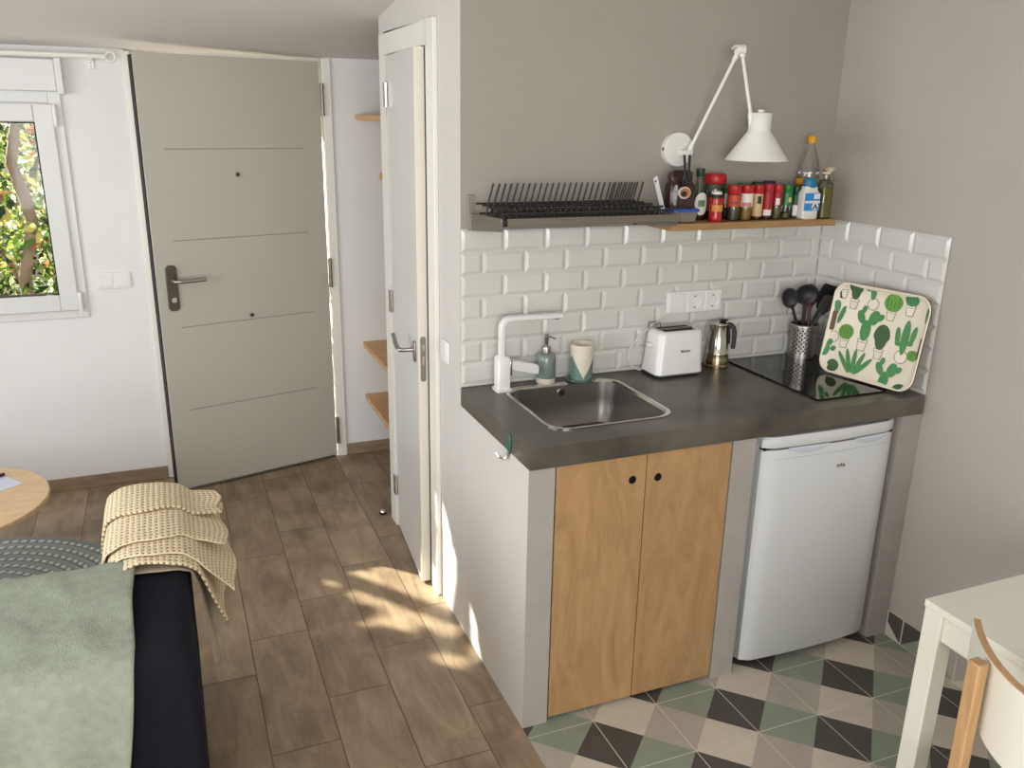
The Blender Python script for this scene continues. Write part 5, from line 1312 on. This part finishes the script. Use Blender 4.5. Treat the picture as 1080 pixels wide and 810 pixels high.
# linen throw hanging under the knitted one
def linen():
    b = MB()
    path = [(-1.09, 0.60), (-1.085, 0.645), (-1.06, 0.662), (-0.98, 0.664), (-0.91, 0.660), (-0.878, 0.642), (-0.866, 0.58), (-0.862, 0.51), (-0.860, 0.43), (-0.858, 0.345)]
    def f(u, v):
        s = u*(len(path)-1); i = min(int(s), len(path)-2); q = s-i
        x = path[i][0]+(path[i+1][0]-path[i][0])*q; z = path[i][1]+(path[i+1][1]-path[i][1])*q
        y = -0.455+0.42*v; hang = max(0, (s-5)/4)
        x += hang*(0.012*math.sin(v*24)+0.010+0.085*v); y -= hang*0.02*(1-v); z += hang*hang*(0.02+0.16*v)
        y += 0.010*math.sin(s*1.3)
        return (x, y, z)
    b.grid(f, 36, 36); tag(b.build('linen_throw', m_linen, solid=0.005, sub=1), 'grey-beige linen throw hanging below the knitted blanket', 'throw')
linen()
# cream knitted blanket folded over the armrest
def knit():
    b = MB()
    def sheet(y0, y1, dz, xr, zr, lift=0.0, skew=0.0, n=(44, 30), left=-1.115, lz=0.56, cornr=0.0):
        path = [(left, lz), (left+0.006, 0.61), (left+0.02, 0.655), (left+0.055, 0.676), (-1.0, 0.684), (-0.94, 0.682), (-0.895, 0.672), (-0.862, 0.645), (-0.862+(xr+0.862)*0.45, 0.645+(zr-0.645)*0.42), (xr, zr)]
        L = [0]
        for a, c in zip(path, path[1:]): L.append(L[-1]+math.hypot(c[0]-a[0], c[1]-a[1]))
        def f(u, v):
            s = u*L[-1]
            i = 0
            while i < len(L)-2 and s > L[i+1]: i += 1
            q = (s-L[i])/(L[i+1]-L[i]); x = path[i][0]+(path[i+1][0]-path[i][0])*q; z = path[i][1]+(path[i+1][1]-path[i][1])*q
            y = y0+(y1-y0)*v; hang = max(0.0, (i+q-7)/2)
            fr_ = max(0.0, (v-0.86)/0.14)
            if y1 > 0.0: y -= 0.0; z -= 0.11*fr_**2*(1-hang*0.6)
            z += dz+0.002*math.sin(x*22+y*15)
            y += skew*hang+0.02*(2*u-0.8)**2*(1 if v < 0.5 else -1)*(abs(v-0.5)*2)
            y += (0.010*math.sin(u*8+y0*31)+0.006*math.sin(u*17+y0*50))*(1-v)
            x += hang*0.008*math.sin(v*9+y0*20)
            z -= cornr*hang*(1-v)
            # rounded crown: sag towards both ends
            return (x, y, z)
        b.grid(f, n[0], n[1], uvfn=lambda u, v: (u*L[-1], y0+(y1-y0)*v))
    sheet(-0.466, 0.035, 0.0, -0.800, 0.515, cornr=0.05, left=-1.085)
    sheet(-0.420, 0.035, 0.010, -0.768, 0.545, cornr=0.02, skew=-0.03, left=-1.09)
    sheet(-0.350, 0.030, 0.020, -0.782, 0.60, cornr=-0.01, skew=0.02, left=-1.10)
    sheet(-0.19, 0.030, 0.030, -0.785, 0.635, cornr=0.01, left=-1.105)
    tag(b.build('knitted_blanket', m_knit, solid=0.007, sub=1), 'cream openwork knitted blanket folded over the sofa armrest', 'blanket')
knit()

# dining table and chair at the right
TX0, TX1, TY0, TY1, TZ = 0.667, 1.417, -2.075, -1.325, 0.735
t = thing('dining_table', 'white square dining table beside the right wall', 'table', ((TX0+TX1)/2, (TY0+TY1)/2, 0))
MB().box(TX0, TX1, TY0, TY1, TZ-0.018, TZ).build('tabletop', m_tablew, t, bevel=0.002)
lw = 0.048
b = MB(); i = 0.012
b.box(TX0+i, TX0+i+0.018, TY0+lw, TY1-lw, TZ-0.085, TZ-0.0185); b.box(TX1-i-0.018, TX1-i, TY0+lw, TY1-lw, TZ-0.085, TZ-0.0185)
b.box(TX0+lw, TX1-lw, TY0+i, TY0+i+0.018, TZ-0.085, TZ-0.0185); b.box(TX0+lw, TX1-lw, TY1-i-0.018, TY1-i, TZ-0.085, TZ-0.0185); b.build('apron', m_tablew, t, bevel=0.001)
for x in (TX0+0.002, TX1-lw-0.002):
    for y in (TY0+0.002, TY1-lw-0.002): MB().box(x, x+lw, y, y+lw, 0, TZ-0.0185).build('leg', m_tablew, t, bevel=0.003)
# chair, pushed under the table's left side, facing +x
CYc = -1.775
ch = thing('dining_chair', 'white chair with curved back and beech legs at the dining table', 'chair', (0.68, CYc, 0))
def backp(a, z):        # a: -1 (far end) .. 1 (near end)
    yy = CYc-a*0.235
    xx = 0.437+0.118*a*a-0.05*(z-0.75)
    return Vector((xx, yy, z))
b = MB(); nA = 28
def zlo(a): return 0.665+0.085*abs(a)**3.2
def zhi(a): return 0.835-0.0*abs(a)
outer_r, inner_r = [], []
def bn(a): 
    d = Vector((0.25*a, -0.235, 0)).normalized(); return Vector((d.y, -d.x, 0))
rings = []
for k in range(nA+1):
    a = -1+2*k/nA; n_ = Vector((-1, 0, 0)) if False else bn(a)
    if n_.x > 0: n_ = -n_
    zs_ = [zlo(a)+(zhi(a)-zlo(a))*j/8 for j in range(9)]
    rings.append([backp(a, z)+n_*0.006 for z in zs_]+[backp(a, z)-n_*0.006 for z in reversed(zs_)])
b.loft(rings); bk = b.build('backrest', m_tablew, ch)
b = MB(); rings = []
for k in range(nA+1):
    a = -1+2*k/nA; n_ = bn(a); n_ = -n_ if n_.x > 0 else n_
    z = zhi(a); rings.append([backp(a, z)+n_*0.0062, backp(a, z)-n_*0.0062, backp(a, z)-n_*0.0062+Vector((0, 0, 0.004)), backp(a, z)+n_*0.0062+Vector((0, 0, 0.004))])
b.loft(rings); b.build('backrest_edge', m_beech, bk)
for sg in (-1, 1):      # -1 far, 1 near
    y = CYc-sg*0.139
    b = MB(); b.sweep_rect([(0.41, y-sg*0.02, 0.0), (0.448, y-sg*0.004, 0.42), (0.448, y, 0.60), (0.443, y, 0.832)], 0.026, 0.026, (0, 1, 0)); b.build('rear_leg', m_beech, ch, bevel=0.003)
    b = MB(); b.sweep_rect([(0.90, y-sg*0.03, 0.0), (0.87, y, 0.43)], 0.034, 0.034, (0, 1, 0)); b.build('front_leg', m_beech, ch, bevel=0.004)
b = MB(); b.prism(rrect(0.462, 0.91, CYc-0.215, CYc+0.215, 0.06, 6), lambda x, y: (x, y, 0.432+0.02*(x-0.46)), lambda x, y: (x, y, 0.446+0.02*(x-0.46))); b.build('seat', m_tablew, ch, bevel=0.004)
MB().box(0.46, 0.88, CYc-0.17, CYc-0.145, 0.385, 0.431).build('seat_rail', m_beech, ch); MB().box(0.46, 0.88, CYc+0.145, CYc+0.17, 0.385, 0.431).build('seat_rail', m_beech, ch)

# ================================================================ LIGHT
sc = bpy.context.scene
wd = bpy.data.worlds.new('sky'); sc.world = wd; wd.use_nodes = True
bg = wd.node_tree.nodes['Background']; bg.inputs[0].default_value = (0.82, 0.90, 1.0, 1); bg.inputs[1].default_value = 1.6
def sun(dirv, e, ang_):
    l = bpy.data.lights.new('sun', 'SUN'); l.energy = e; l.angle = math.radians(ang_); l.color = (1.0, 0.93, 0.82)
    o = bpy.data.objects.new('sun', l); C.objects.link(o); o.rotation_euler = (-Vector(dirv)).to_track_quat('-Z', 'Y').to_euler(); return o
sun(S, 32.0, 0.53)
def area(name, loc, aim, sx_, sy_, e, col):
    l = bpy.data.lights.new(name, 'AREA'); l.shape = 'RECTANGLE'; l.size = sx_; l.size_y = sy_; l.energy = e; l.color = col
    o = bpy.data.objects.new(name, l); C.objects.link(o); o.location = loc; o.rotation_euler = (Vector(aim)-Vector(loc)).to_track_quat('-Z', 'Y').to_euler(); return o
area('window_daylight', (XL+0.08, -0.85, 1.42), (0.5, -0.85, 1.1), 3.2, 1.2, 70, (0.95, 0.97, 1.0))
area('rear_fill', (-1.1, YB+0.06, 1.55), (-0.2, 0, 1.15), 2.2, 1.5, 82, (1.0, 0.985, 0.965))  # added fill lamp, brightens the kitchen from behind the camera

# ================================================================ CAMERA
f = 894.928
cam = bpy.data.cameras.new('camera'); co = bpy.data.objects.new('camera', cam); C.objects.link(co); sc.camera = co
cam.sensor_fit = 'HORIZONTAL'; cam.sensor_width = 36; cam.lens = f/1080*36; cam.clip_start = 0.02
yaw, pitch, roll = .389628, .304089, .017937
fw = Vector((math.sin(yaw)*math.cos(pitch), math.cos(yaw)*math.cos(pitch), -math.sin(pitch)))
rt = Vector((math.cos(yaw), -math.sin(yaw), 0)); up = rt.cross(fw)
c, s = math.cos(roll), math.sin(roll)
r2 = c*rt+s*up; u2 = -s*rt+c*up
Mx = Matrix(((r2.x, u2.x, -fw.x), (r2.y, u2.y, -fw.y), (r2.z, u2.z, -fw.z))).to_4x4()
Mx.translation = Vector((-.895095, -2.646129, 1.837932))*K
co.matrix_world = Mx
sc.view_settings.view_transform = 'Standard'; sc.view_settings.look = 'None'; sc.view_settings.exposure = -0.12
sc.cycles.max_bounces = 8; sc.cycles.diffuse_bounces = 5; sc.cycles.transparent_max_bounces = 16; sc.cycles.caustics_reflective = False; sc.cycles.caustics_refractive = False
sc.cycles.sample_clamp_indirect = 4.0
